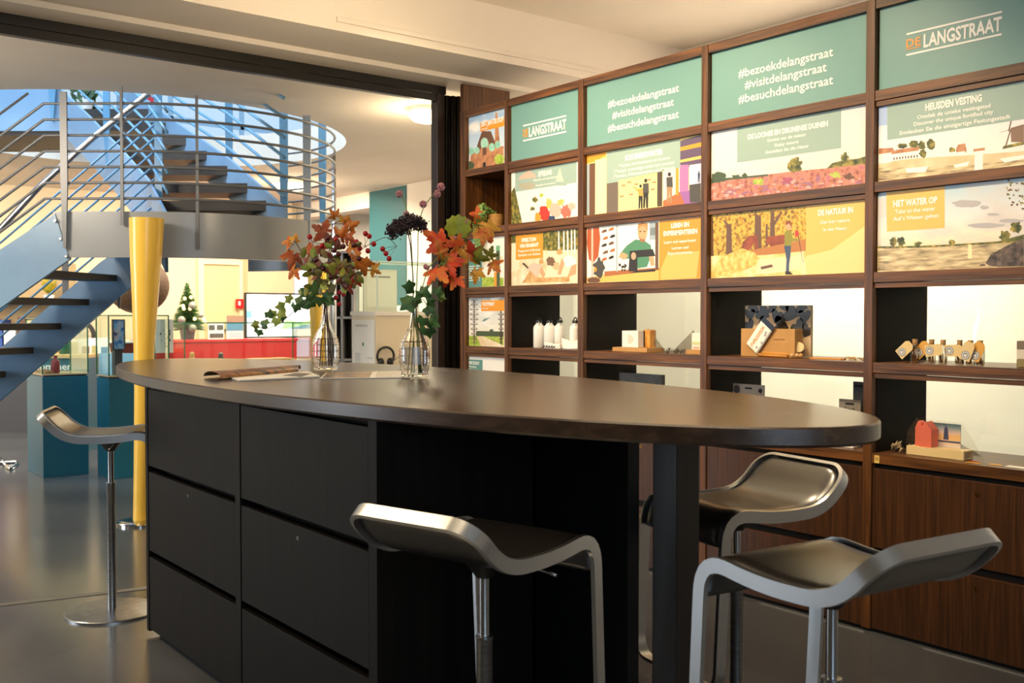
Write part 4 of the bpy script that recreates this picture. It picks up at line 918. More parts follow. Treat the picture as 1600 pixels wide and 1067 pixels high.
p.poly([(1579,200),(1600,194),(1600,222),(1580,222)],M('print_mill','#8a6b58',.4)); p.poly([(1568,228),(1600,221),(1600,226),(1566,233)],LEAFP)
for a in ((1585,165,1575,205),(1562,207,1600,196),(1570,230,1578,203)): p.poly([(a[0],a[1]),(a[0]+2,a[1]),(a[2]+2,a[3]),(a[2],a[3])],BRN)
p.poly([(1386.5,162),(1600,115),(1600,186),(1386.5,219)],PTEALL); p.poly([(1372,165),(1386,162),(1386,195),(1372,197)],M('print_sky_blue','#a9c0ea',.4))
p.text('HEUSDEN VESTING',1446,172.5,1534.5,158.5,10.5,bold=.025); p.text('Ontdek de unieke vestingstad',1433.5,186,1548,168,6); p.text('Discover the unique fortified city',1428,197,1552.5,177.5,6); p.text('Entdecken Sie die einzigartige Festungsstadt',1406,211,1579,185,6); p.done()
p=Poster(4,2,'river sunset picture with a yellow title block',fill=sky('sky_sunset',[(.25,'#f6d48a'),(.36,'#f7e9c8'),(.6,'#ece9e4'),(1,'#b9d4e4')],2,'#d9d2cf',4))
p.poly([(1370,425),(1370,388),(1440,386),(1520,382),(1600,376),(1600,418)],WATER); p.poly([(1370,388),(1370,385),(1440,384),(1500,381),(1560,377),(1600,366),(1600,378),(1520,383),(1440,387)],LEAFP)
p.blob(1396,378,6,8,LEAFP,jag=.3); p.blob(1408,378,6,8,LEAFP,jag=.3); p.blob(1434,381,6,4,LEAFP,jag=.3); p.blob(1487,379,5,4,LEAFP); p.blob(1587,355,9,9,LEAFP,jag=.25); p.blob(1570,368,8,7,LEAFP,jag=.3); p.rect((1395,380,1397,387),BRN)
p.poly([(1513,382),(1518,382),(1519,404),(1512,404)],M('print_sun_glint','#fbe9b4',.4)); p.poly([(1540,411),(1548,398),(1565,388),(1585,378),(1600,374),(1600,416),(1560,417),(1545,415)],ROCK); p.poly([(1530,414),(1538,412),(1541,415),(1532,416)],ROCK)
for i in range(26):
    x=R_.uniform(1572,1600); y=R_.uniform(284,328)-(1600-x)*.3; p.blob(x,y,R_.uniform(1,3.5),R_.uniform(1,2.5),(BRN,LEAFP)[i%2],n=7,jag=.5)
for x,y,rx,ry in ((1510,318,22,6),(1538,324,7,3),(1552,335,10,2),(1540,352,30,4),(1580,345,18,3)): p.blob(x,y,rx,ry,M('print_cloud_grey','#b7b3b8',.4),jag=.15)
p.poly([(1385,299),(1476,288.5),(1476,356),(1386,362)],PORANGEL)
p.text('HET WATER OP',1396,325,1465,315,9.5,bold=.025); p.text('Take to the water',1398.5,334.5,1462,328,6); p.text('Auf´s Wasser gehen',1396,345.5,1467,339,6); p.done()

# ================================================================= BAR TABLE
TZ=1.026; TC=Vector((-3.227,1.842,0)); TA,TB=2.04,.631
t=thing('bar_table','long oval dark oak bar table with built-in drawers','table',(TC.x,TC.y,0))
n=128; prof=[(0,-.042),(-.004,-.042+.0),(0,-.038),(0,-.005),(-.004,0)]
vs=[];fs=[]
rings=[(-.006,-.042),(0,-.036),(0,-.004),(-.004,0)]
for off,dz_ in rings:
    for j in range(n):
        a=2*PI*j/n; vs.append((TC.x+(TA+off)*math.cos(a),TC.y+(TB+off)*math.sin(a),TZ+dz_))
for i in range(3):
    for j in range(n): fs.append([i*n+j,i*n+(j+1)%n,(i+1)*n+(j+1)%n,(i+1)*n+j])
fs += [list(range(n))[::-1],[3*n+j for j in range(n)]]
MB().add(vs,fs).build('tabletop',TABLEW,t,auto=35)
cx0,cx1,cy0,cy1=-3.99,-2.222,1.302,1.83; UZ=TZ-.042
mb=MB()
for a,b in ((cx0,cx0+.026),(-3.118,-3.078),(cx1-.042,cx1)): mb.box((a,cy0,.02),(b,cy1,UZ))
mb.box((cx0,cy1-.02,.02),(cx1,cy1,UZ)); mb.box((cx0,cy0+.03,.02),(cx1,cy1,.05)); mb.box((cx0+.02,cy0+.06,.05),(cx1-.02,cy0+.08,UZ-.01))
mb.build('carcass',CABW,t)
MB().box((cx0+.03,cy0+.04,0),(cx1-.03,cy1-.04,.02)).build('plinth',DARKIN,t)
for x0,x1 in ((cx0+.03,-3.122),(-3.074,cx1-.046)):
    for i,(z0,z1) in enumerate(((.668,.965),(.338,.644),(.03,.313))):
        d=MB().box((x0,cy0+.002,z0),(x1,cy0+.022,z1),bev=.0015).build('drawer',CABW,t)
        if i==1: MB().lathe([(.003,0),(.006,0),(.006,.002),(.003,.002)],((x0+x1)/2,cy0+.0025,z1-.035),n=14,top=False,bottom=False,axis=Vector((0,-1,0)).to_track_quat('Z','Y').to_matrix()).build('keyhole_ring',STEEL,d)
MB().box((cx1+.001,1.822,.0),(-1.851,1.862,UZ)).build('end_panel',PANELW,t)
MB().box((-1.743,1.800,0),(-1.663,1.880,UZ),bev=.002).build('leg',N('leg_veneer',['#1b1410','#241b15'],7,.45,stretch=(8,8,.3)),t)

# ================================================================= STOOLS
def bez(p,r,k=7):
    """polyline with rounded corners"""
    out=[Vector(p[0])]
    for i in range(1,len(p)-1):
        a,b,c=Vector(p[i-1]),Vector(p[i]),Vector(p[i+1]); rr=r[i] if isinstance(r,list) else r
        u=(a-b); v=(c-b); d=min(rr,u.length*.48,v.length*.48); s=b+u.normalized()*d; e=b+v.normalized()*d
        for j in range(k+1):
            q=j/k; out.append(s*(1-q)**2+b*2*q*(1-q)+e*q*q)
    out.append(Vector(p[-1])); return out
def make_stool(x,y,yaw,sz,label):
    t=thing('bar_stool',label,'stool',(x,y,0),'bar stools around the table')
    Rz=Matrix.Rotation(yaw,3,'Z'); O=Vector((x,y,0))
    W=lambda s,w,z: O+Rz@Vector((s,w,z))
    pl=bez([(-.245,.092),(-.150,-.006),(.02,-.012),(.180,.012),(.203,-.43)],[0,.10,.10,.075,0],9)
    # resample
    L=[0]
    for a,b in zip(pl[:-1],pl[1:]): L.append(L[-1]+(b-a).length)
    def S(u):
        u=min(max(u,0),L[-1])
        for i in range(len(L)-1):
            if u<=L[i+1] or i==len(L)-2:
                q=(u-L[i])/max(L[i+1]-L[i],1e-9); p=pl[i].lerp(pl[i+1],q); tg=(pl[i+1]-pl[i]).normalized(); return p,tg
    def St(u):
        p,_=S(u); a,_=S(u-.012); b,_=S(u+.012); return p,(b-a).normalized()
    hw=.168; Ltot=L[-1]; r1,r2=.055,.045
    peri=[]
    def cor(cu,cw,r,a0,a1,n=8):
        for i in range(n+1):
            a=math.radians(a0+(a1-a0)*i/n); peri.append((cu+r*math.cos(a),cw+r*math.sin(a),math.cos(a),math.sin(a)))
    def side(u0,u1,w,ow,n):
        for i in range(1,n): peri.append((u0+(u1-u0)*i/n,w,0,ow))
    cor(r1,-hw+r1,r1,180,270); side(r1,Ltot-r2,-hw,-1,44); cor(Ltot-r2,-hw+r2,r2,270,360); 
    for i in range(1,6): peri.append((Ltot,-hw+r2+(2*hw-2*r2)*i/6,1,0))
    cor(Ltot-r2,hw-r2,r2,0,90); side(Ltot-r2,r1,hw,1,44); cor(r1,hw-r1,r1,90,180)
    for i in range(1,6): peri.append((0,hw-r1-(2*hw-2*r1)*i/6,-1,0))
    vs=[];fs=[];n=len(peri); hh=.0165; th=.010
    for u,w,ou,ow in peri:
        p,tg=St(u); N3=Rz@Vector((-tg.y,0,tg.x)); T3=Rz@Vector((tg.x,0,tg.y)); Wd=Rz@Vector((0,1,0))
        P3=W(p.x,w,p.y+sz); Ov=T3*ou+Wd*ow
        vs += [P3-N3*hh,P3+N3*hh,P3+N3*(hh-.0015)+Ov*th,P3-N3*(hh-.0015)+Ov*th]
    for i in range(n):
        j=(i+1)%n
        for k in range(4): fs.append([i*4+k,i*4+(k+1)%4,j*4+(k+1)%4,j*4+k])
    MB().add(vs,fs).build('frame_loop',SATIN,t,auto=35,weld=True)
    # leather pad
    vs=[];fs=[];e=.003; us=[.003+ (i/40)**1.0*(.0) for i in range(1)]
    uend=.245+.27; nu=46; nw=12
    grid=[]
    for i in range(nu+1):
        u=e+(uend-e)*i/nu
        wm=hw-e if u>=r1 else hw-r1-e+math.sqrt(max((r1-e)**2-(r1-u)**2,0))
        row=[]
        for j in range(nw+1):
            q=-1+2*j/nw; q=math.copysign(abs(q)**.85,q); row.append((u,wm*q,q))
        grid.append(row)
    for sgn in (1,-1):
        for i,row in enumerate(grid):
            for u,w,q in row:
                p,tg=St(u); N3=Rz@Vector((-tg.y,0,tg.x))
                edge=min(1,(1-abs(q))*6, i/2.5+.25,(nu-i)/2.5+.25)
                hgt=(.004+.011*math.sqrt(max(edge,0))) if sgn>0 else -(.003+.007*math.sqrt(max(edge,0)))
                vs.append(W(p.x,w,p.y+sz)+N3*hgt)
    m=(nu+1)*(nw+1); c=nw+1
    for i in range(nu):
        for j in range(nw):
            a=i*c+j; fs.append([a,a+c,a+c+1,a+1]); fs.append([m+a,m+a+1,m+a+c+1,m+a+c])
    for i in range(nu):
        a=i*c; fs.append([a,m+a,m+a+c,a+c]); a=i*c+nw; fs.append([a,a+c,m+a+c,m+a])
    for j in range(nw):
        fs.append([j,j+1,m+j+1,m+j]); a=nu*c+j; fs.append([a,m+a,m+a+1,a+1])
    MB().add(vs,fs).build('seat_pad',LEATHER,t,smooth=True)
    MB().lathe([(.018,sz-.075),(.022,sz-.07),(.055,sz-.028),(.075,sz-.022)],O,n=24).build('seat_bracket',PLASTIC,t,auto=40)
    MB().lathe([(.0115,.53),(.0115,sz-.07)],O,n=20).build('gas_lift',CHROME,t,auto=40)
    MB().lathe([(.018,.014),(.018,.538),(.0195,.540),(.0195,.548),(.015,.549)],O,n=24).build('outer_tube',STEEL,t,auto=40)
    MB().lathe([(.188,0),(.188,.007),(.184,.010),(.06,.0135),(.02,.016)],O,n=56).build('base_disc',STEEL,t,auto=30)
    MB().tube([W(.02,-.04,sz-.035),W(.02,-.16,sz-.045),W(.02,-.178,sz-.048)],[.003,.003,.0042],n=8).build('height_lever',STEEL,t,smooth=True)
    return t
make_stool(-1.780,1.314,1.823,.752,'bar stool nearest the drawers, raised seat lip toward the camera')
make_stool(-1.802,2.191,4.533,.738,'bar stool at the far side of the table, partly hidden by the table leg')
make_stool(-1.156,1.690,3.037,.760,'bar stool at the right end of the table, nearest the shelf drawers in view')
make_stool(-4.389,1.288,1.144,.757,'bar stool at the left end of the table with its round base in full view')

# ================================================================= VASES AND FLOWERS
def vase(p,label,sheet=False):
    t=thing('glass_vase',label,'vase',p,'glass bottle vases on the bar table')
    pr=[(.030,.004),(.046,.004),(.0485,.010),(.0475,.02)]
    z=.02
    zs=[.02+.0065*i for i in range(1,24)]
    for z in zs:
        if z<.055: r=.0475+.0075*(z-.02)/.035
        elif z<.10: r=.055
        else:
            q=(z-.10)/(.17-.10); r=.055-.0*q if q<0 else .055-.026*min(q,1)**1.6
        rip=.0011*math.cos((z-.02)/.0065*PI)
        pr.append((r+rip,z))
    pr += [(.024,.180),(.0185,.205),(.0155,.235),(.0148,.262),(.0175,.268),(.0175,.276)]
    inner=[(max(r-.0028,.004),zz+ (.004 if i<3 else 0)) for i,(r,zz) in enumerate(pr)][::-1]
    inner=[q for q in inner if q[1]>.012]
    allp=[(.0,.004)]+pr+inner+[(.0,.012)]
    MB().lathe(allp,p,n=40,top=False,bottom=False).build('glass_body',VASEG,t,smooth=True,weld=True)
    mb=MB()
    for z in (.03,.055,.08,.105,.13): 
        r=.0558 if z<.12 else .0515
        mb.tube([(p[0]+r*math.cos(2*PI*i/40),p[1]+r*math.sin(2*PI*i/40),p[2]+z) for i in range(40)],.0011,n=4,closed=True)
    mb.build('ring_lines',thin_glass('etched_line','#b9b0a4',.5),t)
    if sheet:
        vs=[];fs=[]
        for i in range(9):
            an=-.55+1.1*i/8; d=(-F0*math.cos(an)+RT*math.sin(an)); 
            for z in (.05,.112): vs.append(Vector(p)+d*.0575+UPZ*z)
        for i in range(8): fs.append([2*i,2*i+2,2*i+3,2*i+1])
        MB().add(vs,fs).build('paper_label',thin_glass('clear_label','#e9e4da',.9,.4),t,label='pale printed label')
    return t
V1=atZ(509,579.5,TZ); V2=atZ(648,591,TZ); V1.z=V2.z=TZ+.001
vase(V1,'glass bottle vase with brown and orange autumn leaves, further from the camera')
vase(V2,'glass bottle vase with a pale label and red-orange leaves, nearer the camera',True)
D1=(V1-CAM).dot(F0); D2=(V2-CAM).dot(F0)
LEAFM={}
def leafmat(nm,cs):
    if nm not in LEAFM: LEAFM[nm]=N('leaf_'+nm,cs,22,.5,detail=3)
    return LEAFM[nm]
for nm,cs in dict(rust=['#7d3318','#a04a22','#b9602c'],orange=['#c4641c','#d8842c','#c24f1c'],flame=['#d23a1c','#e4581f','#e88a2c'],red=['#b52a1c','#d4431f','#c8381f'],gold=['#c98a1f','#dda53a','#cf6a24'],olive=['#6a6a1f','#8a8a2c','#757a24'],lime=['#7d8a1c','#93a02a','#86942a'],dull=['#565a2c','#6f6a36','#7d5a34'],ivy=['#2a4d26','#3c6531','#4d7539'],ivyl=['#6b8030','#8fa043','#5f7b33'],dark=['#4a1c14','#6b2a1a','#7d3a20']).items(): leafmat(nm,cs)
def maple_outline(seed):
    r=random.Random(seed); pts=[]
    lobes=[(-128,.52),(-66,.86),(0,1.0),(66,.86),(128,.52)]
    for i,(a,l) in enumerate(lobes):
        l*=1+r.uniform(-.1,.1)
        for da,k in ((-29,.50),(-22,.70),(-15,.66),(-9,.88),(0,1.0),(9,.88),(15,.66),(22,.70)):
            an=math.radians(a+da); pts.append((l*k*math.sin(an),l*k*math.cos(an)))
        if i<4:
            an=math.radians((a+lobes[i+1][0])/2); pts.append((.40*math.sin(an),.40*math.cos(an)))
    pts.append((.10,-.12)); pts.append((0,-.05)); pts.append((-.10,-.12)); return pts
def leaf(parent,c,size,mat,rot,face=None,kind='maple',tilt=.5,fold=.25,seed=0,name='leaf'):
    """a folded leaf blade; rot: direction of its tip in the view plane (degrees, 0 up, 90 right)"""
    r=random.Random(seed*31+7)
    nrm=(-F0+RT*r.uniform(-tilt,tilt)+UPZ*r.uniform(-tilt,tilt)).normalized()
    up=(UPZ*math.cos(math.radians(rot))+RT*math.sin(math.radians(rot))); up=(up-nrm*up.dot(nrm)).normalized(); sd=up.cross(nrm)
    if kind=='maple': out=maple_outline(seed); cc=(0,.12)
    elif kind=='broad': out=[(0,.95),(.16,.80),(.34,.86),(.46,.68),(.66,.62),(.60,.42),(.72,.18),(.52,.02),(.48,-.22),(.20,-.20),(0,-.06),(-.20,-.20),(-.48,-.22),(-.52,.02),(-.72,.18),(-.60,.42),(-.66,.62),(-.46,.68),(-.34,.86),(-.16,.80)]; cc=(0,.3)
    elif kind=='ivy': out=[(0,1),(.12,.82),(.24,.62),(.42,.56),(.64,.46),(.54,.26),(.46,.10),(.48,-.08),(.28,-.12),(.10,-.02),(0,.02),(-.10,-.02),(-.28,-.12),(-.48,-.08),(-.46,.10),(-.54,.26),(-.64,.46),(-.42,.56),(-.24,.62),(-.12,.82)]; cc=(0,.3)
    else: out=[(0,1),(.18,.82),(.30,.55),(.30,.25),(.18,.02),(0,-.1),(-.18,.02),(-.30,.25),(-.30,.55),(-.18,.82)]; cc=(0,.45)
    P=lambda x,y: Vector(c)+sd*(x*size)+up*((y-.3)*size)+nrm*(size*(-fold*abs(x)*1.2 - .22*fold*4*(y-.3)**2 + .05*math.sin(7*x+seed)))
    vs=[P(*cc)]+[P(*q) for q in out]
    mid=[P((q[0]+cc[0])/2,(q[1]+cc[1])/2) for q in out]; k=len(out); fs=[]
    vs+=mid
    for i in range(k):
        j=(i+1)%k; fs.append([0,1+k+i,1+k+j]); fs.append([1+k+i,1+i,1+j,1+k+j])
    me_=MB().add(vs,fs).build(name,LEAFM[mat],parent,smooth=True); return me_
def branch(name,label,cat,root,group): return thing(name,label,cat,root,group)
def stem(parent,pts,r,mat,name='stem'): return MB().tube(bez(pts,.03,5),r,mat,n=6).build(name,mat,parent,smooth=True)
STB=M('stem_brown','#5b3a22',.6); STG=M('stem_green','#7d8a3a',.6); STD=M('stem_dark','#3a2a1f',.6)
pxm1=D1/FPX; pxm2=D2/FPX
def n1(i): return V1+Vector((.006*math.cos(i*1.7),.006*math.sin(i*1.7),.268))
def b1(i): return V1+Vector((.026*math.cos(i*1.3),.026*math.sin(i*1.3),.016))
def n2(i): return V2+Vector((.006*math.cos(i*1.7),.006*math.sin(i*1.7),.268))
def b2(i): return V2+Vector((.026*math.cos(i*1.3),.026*math.sin(i*1.3),.016))
G1='autumn branches in the left vase'; G2='autumn branches in the right vase'
# --- left vase: three maple branches, leafy twig with dark berries, two rose hip twigs, ivy
def maple(name,label,group,i,nb,bb,D,pxm,path,leaves,stm,seed0):
    t=branch(name,label,'branch',bb(i),group)
    pts=[bb(i),nb(i)]+[at(x,y,D+dd) for x,y,dd in path]
    stem(t,pts,.0022,stm)
    for k,(x,y,dd,s,m,rot) in enumerate(leaves):
        c=at(x,y,D+dd); leaf(t,c,s*pxm*.80,m,rot,seed=seed0+k,tilt=.75,fold=.4)
        # petiole to nearest path point
        near=min(pts[1:],key=lambda q:(q-c).length); mid=c.lerp(near,.5)+UPZ*.004
        MB().tube([c-UPZ*.0,mid,near],.0012,n=5).build('petiole',stm,t,smooth=True)
    return t
maple('maple_branch','branch of rust-brown and orange maple leaves leaning left over the screen',G1,0,n1,b1,D1,pxm1,[(498,440,0),(478,405,.02),(462,378,.02)],
  [(490,392,-.03,36,'rust',60),(458,404,.0,32,'rust',200),(455,425,-.01,26,'orange',230),(447,396,.02,22,'orange',200),(447,377,.03,19,'orange',270),(462,371,.03,17,'gold',20),(476,415,-.02,24,'dark',250)],STB,10)
maple('maple_branch','branch with a large rust maple leaf pointing to the left, top of the left bouquet',G1,1,n1,b1,D1,pxm1,[(511,420,.02),(516,380,.03),(520,350,.04)],
  [(500,358,0,34,'rust',300),(522,335,.03,19,'orange',320),(540,344,.03,20,'gold',40),(552,352,.04,24,'orange',70),(535,365,.03,28,'orange',30),(516,375,-.02,24,'dark',330),(545,372,-.01,20,'rust',120)],STB,30)
maple('maple_branch','branch of bright orange maple leaves on the right of the left bouquet',G1,2,n1,b1,D1,pxm1,[(520,435,0),(540,415,0),(562,400,0)],
  [(556,402,-.03,34,'orange',20),(568,420,-.02,32,'orange',170),(549,440,-.03,28,'red',220),(586,423,-.01,20,'gold',120),(548,385,-.01,22,'gold',340),(535,420,-.04,24,'rust',190)],STB,50)
t=branch('berry_twig','twig of small olive leaves and round dark berries in the middle of the left bouquet','branch',b1(3),G1)
pts=[b1(3),n1(3),at(510,440,D1-.02),at(516,395,D1-.02),at(525,365,D1)]
stem(t,pts,.002,STB)
rr=random.Random(5)
for k in range(105):
    x=rr.gauss(517,25); y=rr.gauss(424,19)
    if abs(x-517)>48 or y<375 or y>460: continue
    leaf(t,at(x,y,D1+rr.uniform(-.10,-.02)),rr.uniform(11,17)*pxm1,('dull','olive','dull','dark','dull','ivyl')[k%6],rr.uniform(-150,150),kind='oval',seed=100+k,tilt=.7)
for k,(x,y) in enumerate(((494,406),(522,391),(529,397),(520,410),(517,433),(561,404),(553,383),(512,372),(504,420),(536,385))):
    MB().ball(at(x,y,D1-.075),4.3*pxm1,n=12).build('berry',M('dark_berry','#4a1218',.25),t,smooth=True)
for k,(end,hips) in enumerate((([(535,420,0),(570,385,-.02),(605,368,-.03),(620,385,-.03)],[(571,365),(577,369),(584,381),(557,378),(562,388),(575,392),(598,389),(603,396),(608,404)]),([(500,410,.0),(488,378,-.02),(484,370,-.02)],[(484,370),(503,384),(525,374),(510,385)]))):
    t=branch('rose_hip_twig',('long twig of red rose hips reaching right towards the notice','short twig of red rose hips inside the left bouquet')[k],'branch',b1(4+k),G1)
    pts=[b1(4+k),n1(4+k)]+[at(x,y,D1+d_) for x,y,d_ in end]
    stem(t,pts,.0013,STB)
    for q,(x,y) in enumerate(hips):
        p_=at(x,y,D1-.04); near=min(pts[2:],key=lambda z:(z-p_).length)
        MB().tube([near,near.lerp(p_,.5)+UPZ*.003,p_],.0008,n=5).build('hip_stalk',STB,t,smooth=True)
        MB().ball(p_,3.8*pxm1,n=10,sc=(1.1,1.1,1.15)).build('hip',M('hip_red','#a8141f',.25),t,smooth=True)
t=branch('rose_hip_twig','low twig with three red rose hips hanging right of the left vase neck','branch',b1(7),G1)
stem(t,[b1(7),n1(7),at(520,455,D1-.03),at(532,470,D1-.03)],.0012,STB)
for x,y in ((530,457),(525,465),(530,475),(537,460)): MB().ball(at(x,y,D1-.035),3.8*pxm1,n=10).build('hip',M('hip_red','#a8141f',.25),t,smooth=True)
t=branch('ivy_sprig','ivy sprig trailing left from the left vase across the screen','branch',b1(6),G1)
ip=[(500,462,-.02),(480,470,-.03),(455,490,-.04),(435,508,-.05),(415,514,-.06),(402,510,-.06)]
stem(t,[b1(6),n1(6)]+[at(x,y,D1+d_) for x,y,d_ in ip],.0013,STD)
for k,(x,y,s,m,rot) in enumerate(((494,451,30,'ivy',280),(478,456,24,'ivy',300),(470,472,28,'ivy',220),(484,474,24,'ivy',200),(510,462,26,'ivy',150),(500,470,22,'ivy',180),(452,467,18,'ivyl',300),(440,479,22,'ivyl',260),(461,480,22,'ivy',200),(438,490,20,'ivyl',190),(440,496,18,'ivy',160),(425,490,20,'ivyl',340),(431,501,20,'ivyl',190),(421,492,18,'ivy',10),(413,506,20,'ivy',300),(412,507,17,'ivy',60),(400,508,17,'ivyl',270),(403,519,19,'ivy',200),(516,470,20,'ivy',130),(488,463,22,'ivy',240))):
    leaf(t,at(x,y,D1-.05+.01*(k%4)),s*pxm1*.74,m,rot,kind='ivy',seed=200+k,tilt=.5)
# --- right vase
maple('maple_branch','branch of flame-red maple leaves in front of the dark door jamb',G2,0,n2,b2,D2,pxm2,[(655,470,0),(672,440,-.01),(690,410,-.01)],
  [(682,372,-.02,44,'flame',300),(676,428,-.03,42,'flame',200),(703,418,-.02,30,'red',150),(706,400,-.01,34,'flame',20),(714,385,-.02,34,'flame',170),(709,440,-.02,30,'flame',200),(698,440,.0,24,'red',200),(690,395,-.01,26,'orange',60)],STG,70)
maple('maple_branch','branch of gold, red and olive maple leaves reaching over the narrow bay',G2,1,n2,b2,D2,pxm2,[(665,455,0),(700,405,.0),(725,375,.02),(745,350,.02)],
  [(763,358,0,40,'gold',170),(737,392,-.01,30,'red',350),(728,402,.0,32,'gold',210),(749,404,-.01,30,'olive',100),(742,430,0,28,'gold',190),(771,414,.0,28,'orange',140),(766,395,.0,22,'olive',20),(741,334,.02,22,'flame',280),(748,345,.02,26,'olive',330),(756,372,-.02,28,'orange',190)],STG,90)
t=branch('vine_leaf_stem','stem with one large lime-green lobed leaf above the orange leaves','branch',b2(2),G2)
stem(t,[b2(2),n2(2),at(680,430,D2),at(716,380,D2)],.0016,STG)
leaf(t,at(715,354,D2-.01),31*pxm2,'lime',5,kind='broad',seed=3,tilt=.2,fold=.15)
def pink(label,i,path,heads,g=STG):
    t=branch('pink_flower_stem',label,'flower',b2(i),G2)
    stem(t,[b2(i),n2(i)]+[at(x,y,D2+.0) for x,y in path],.0017,g)
    for k,(x,y,s) in enumerate(heads):
        c=at(x,y,D2); h=MB(); rr=random.Random(k+i*9)
        for q in range(46):
            v=Vector((rr.gauss(0,1),rr.gauss(0,1),rr.gauss(0,1))).normalized(); h.ball(c+v*(s*pxm2*.8),s*pxm2*.26,n=5)
        h.ball(c,s*pxm2*.7,n=8); h.build('flower_head',N('dusty_pink',['#a86a78','#c98f92','#8f5560'],60,.7),t)
        near=at(*min(path,key=lambda q:(q[0]-x)**2+(q[1]-y)**2),D2); MB().tube([near,c],.0013,n=5).build('flower_stalk',g,t,smooth=True)
pink('tall green stem with three pink flower heads, in front of the white hall wall',3,[(650,470),(653,400),(653,360),(660,325),(680,300)],[(661,319,6),(683,303,6),(689,292,6.5)])
pink('stem with two pink flower heads above the dark umbel, before the teal panel',4,[(646,470),(644,400),(640,345),(630,310)],[(624,303,6),(635,334,5)])
pink('thin stem with small pink buds among the orange leaves',5,[(660,450),(668,420),(706,378),(730,348)],[(731,347,5.5),(710,373,5),(666,417,5)])
t=branch('dark_umbel','brown stem carrying a wide dark purple umbel in the right vase','flower',b2(6),G2)
stem(t,[b2(6),n2(6),at(646,440,D2),at(641,380,D2),at(638,366,D2)],.002,STD)
rr=random.Random(9); h=MB()
for k in range(58):
    u=-1+2*k/57+rr.uniform(-.06,.06); X_=636+28*u; top=338+10*u*u+(9*max(0,-u)); cx_=X_; cy_=top+rr.uniform(0,24-8*abs(u)); dd_=rr.uniform(-.05,.05)
    for q in range(30):
        h.ball(at(cx_+rr.gauss(0,3.2),cy_+rr.gauss(0,2.8),D2+dd_+rr.gauss(0,.008)),rr.uniform(1.0,1.7)*pxm2,n=5)
h.build('umbel',M('dark_purple','#2a1720',.5),t)
for k in range(16):
    x=636+26*rr.uniform(-1,1); MB().tube([at(639,368,D2),at(x,354,D2+rr.uniform(-.03,.03))],.0008,n=4).build('umbel_ray',STD,t)
t=branch('ivy_sprig','ivy sprig hanging right of the right vase before the door jamb','branch',b2(7),G2)
stem(t,[b2(7),n2(7),at(660,465,D2-.02),at(672,485,D2-.03),at(666,505,D2-.03),at(671,522,D2-.03)],.0012,STD)
for k,(x,y,s,m,rot) in enumerate(((640,450,26,'ivy',280),(638,474,32,'ivy',230),(648,470,24,'ivy',180),(662,455,22,'ivy',40),(671,470,22,'ivy',80),(671,482,26,'ivy',120),(660,502,24,'ivy',200),(675,503,28,'ivy',120),(671,519,24,'ivy',170),(684,456,22,'ivy',30),(690,465,16,'ivyl',110),(655,462,20,'ivy',320),(663,516,18,'ivy',210))):
    leaf(t,at(x,y,D2-.03+.01*(k%3)),s*pxm2*.78,m,rot,kind='ivy',seed=300+k,tilt=.5)

# ---------------------------------------------------------------- magazines on the table
def tz(x,y): p=atZ(x,y,TZ); return p
t=thing('magazine','open magazine with a curled dark cover lying on the left of the table','magazine',tz(410,585))
a,b,c_,d_=tz(362,592),tz(374,596),tz(500,589.5),tz(478,580)
MB().prism([a+UPZ*.001,b+UPZ*.001,c_+UPZ*.001,d_+UPZ*.001],UPZ*.004).build('pages',PAPER,t)
INKP=N('printed_page',['#8a5a3c','#5a4434','#a8703f','#3d3029'],14,.4,detail=6)
p0,p1=tz(318,590),tz(345,594); q0,q1=tz(470,578.5),tz(466,583)
vs=[];fs=[]; nn=10
for i in range(nn+1):
    an=PI*i/nn; 
    for s0,s1 in ((p0,q0),(p1,q1)):
        pass
for k in range(13):
    f=k/12; A=p0.lerp(q0,f); B=p1.lerp(q1,f)
    for i in range(nn+1):
        an=PI*i/nn; vs.append(A.lerp(B,.5-.5*math.cos(an))+UPZ*(.006+.021*math.sin(an)))
for k in range(12):
    for i in range(nn): a_=k*(nn+1)+i; fs.append([a_,a_+1,a_+nn+2,a_+nn+1])
MB().add(vs,fs).build('curled_cover',INKP,t,smooth=True,label='curled back printed cover')
e0,e1,e2,e3=tz(442,589),tz(470,591),tz(486,586),tz(462,585)
MB().prism([p+UPZ*.0056 for p in (e0,e1,e2,e3)],UPZ*.0004).build('page_picture',M('grey_picture','#7d776f',.5),t)
t=thing('brochure','flat brochure with a dark picture lying between the two vases','brochure',tz(570,587))
w0=[tz(500,592.5),tz(640,591),tz(640,580.5),tz(510,583.5)]
MB().prism([p+UPZ*.0012 for p in w0],UPZ*.003).build('cover',PAPER,t)
c=sum(w0,Vector())/4
MB().prism([c+(p-c)*.97+UPZ*.0043 for p in (w0[0],w0[0].lerp(w0[1],.55),w0[3].lerp(w0[2],.55),w0[3])],UPZ*.0003).build('picture',N('brochure_print',['#6a5a44','#3f382f','#b9862c','#8a7d6a'],18,.3),t)
MB().prism([c+(p-c)*.9+UPZ*.0043 for p in (w0[0].lerp(w0[1],.62),w0[1],w0[2],w0[3].lerp(w0[2],.62))],UPZ*.0003).build('picture',N('brochure_print_light',['#d9cdb8','#b9a88f','#efe8da'],22,.3),t)

# ================================================================= GOODS ON THE SHELVES
def on(px,Y,z): return Vector((atY(px,500,Y).x,Y,z))
Z4=1.0665; Z5=.7105
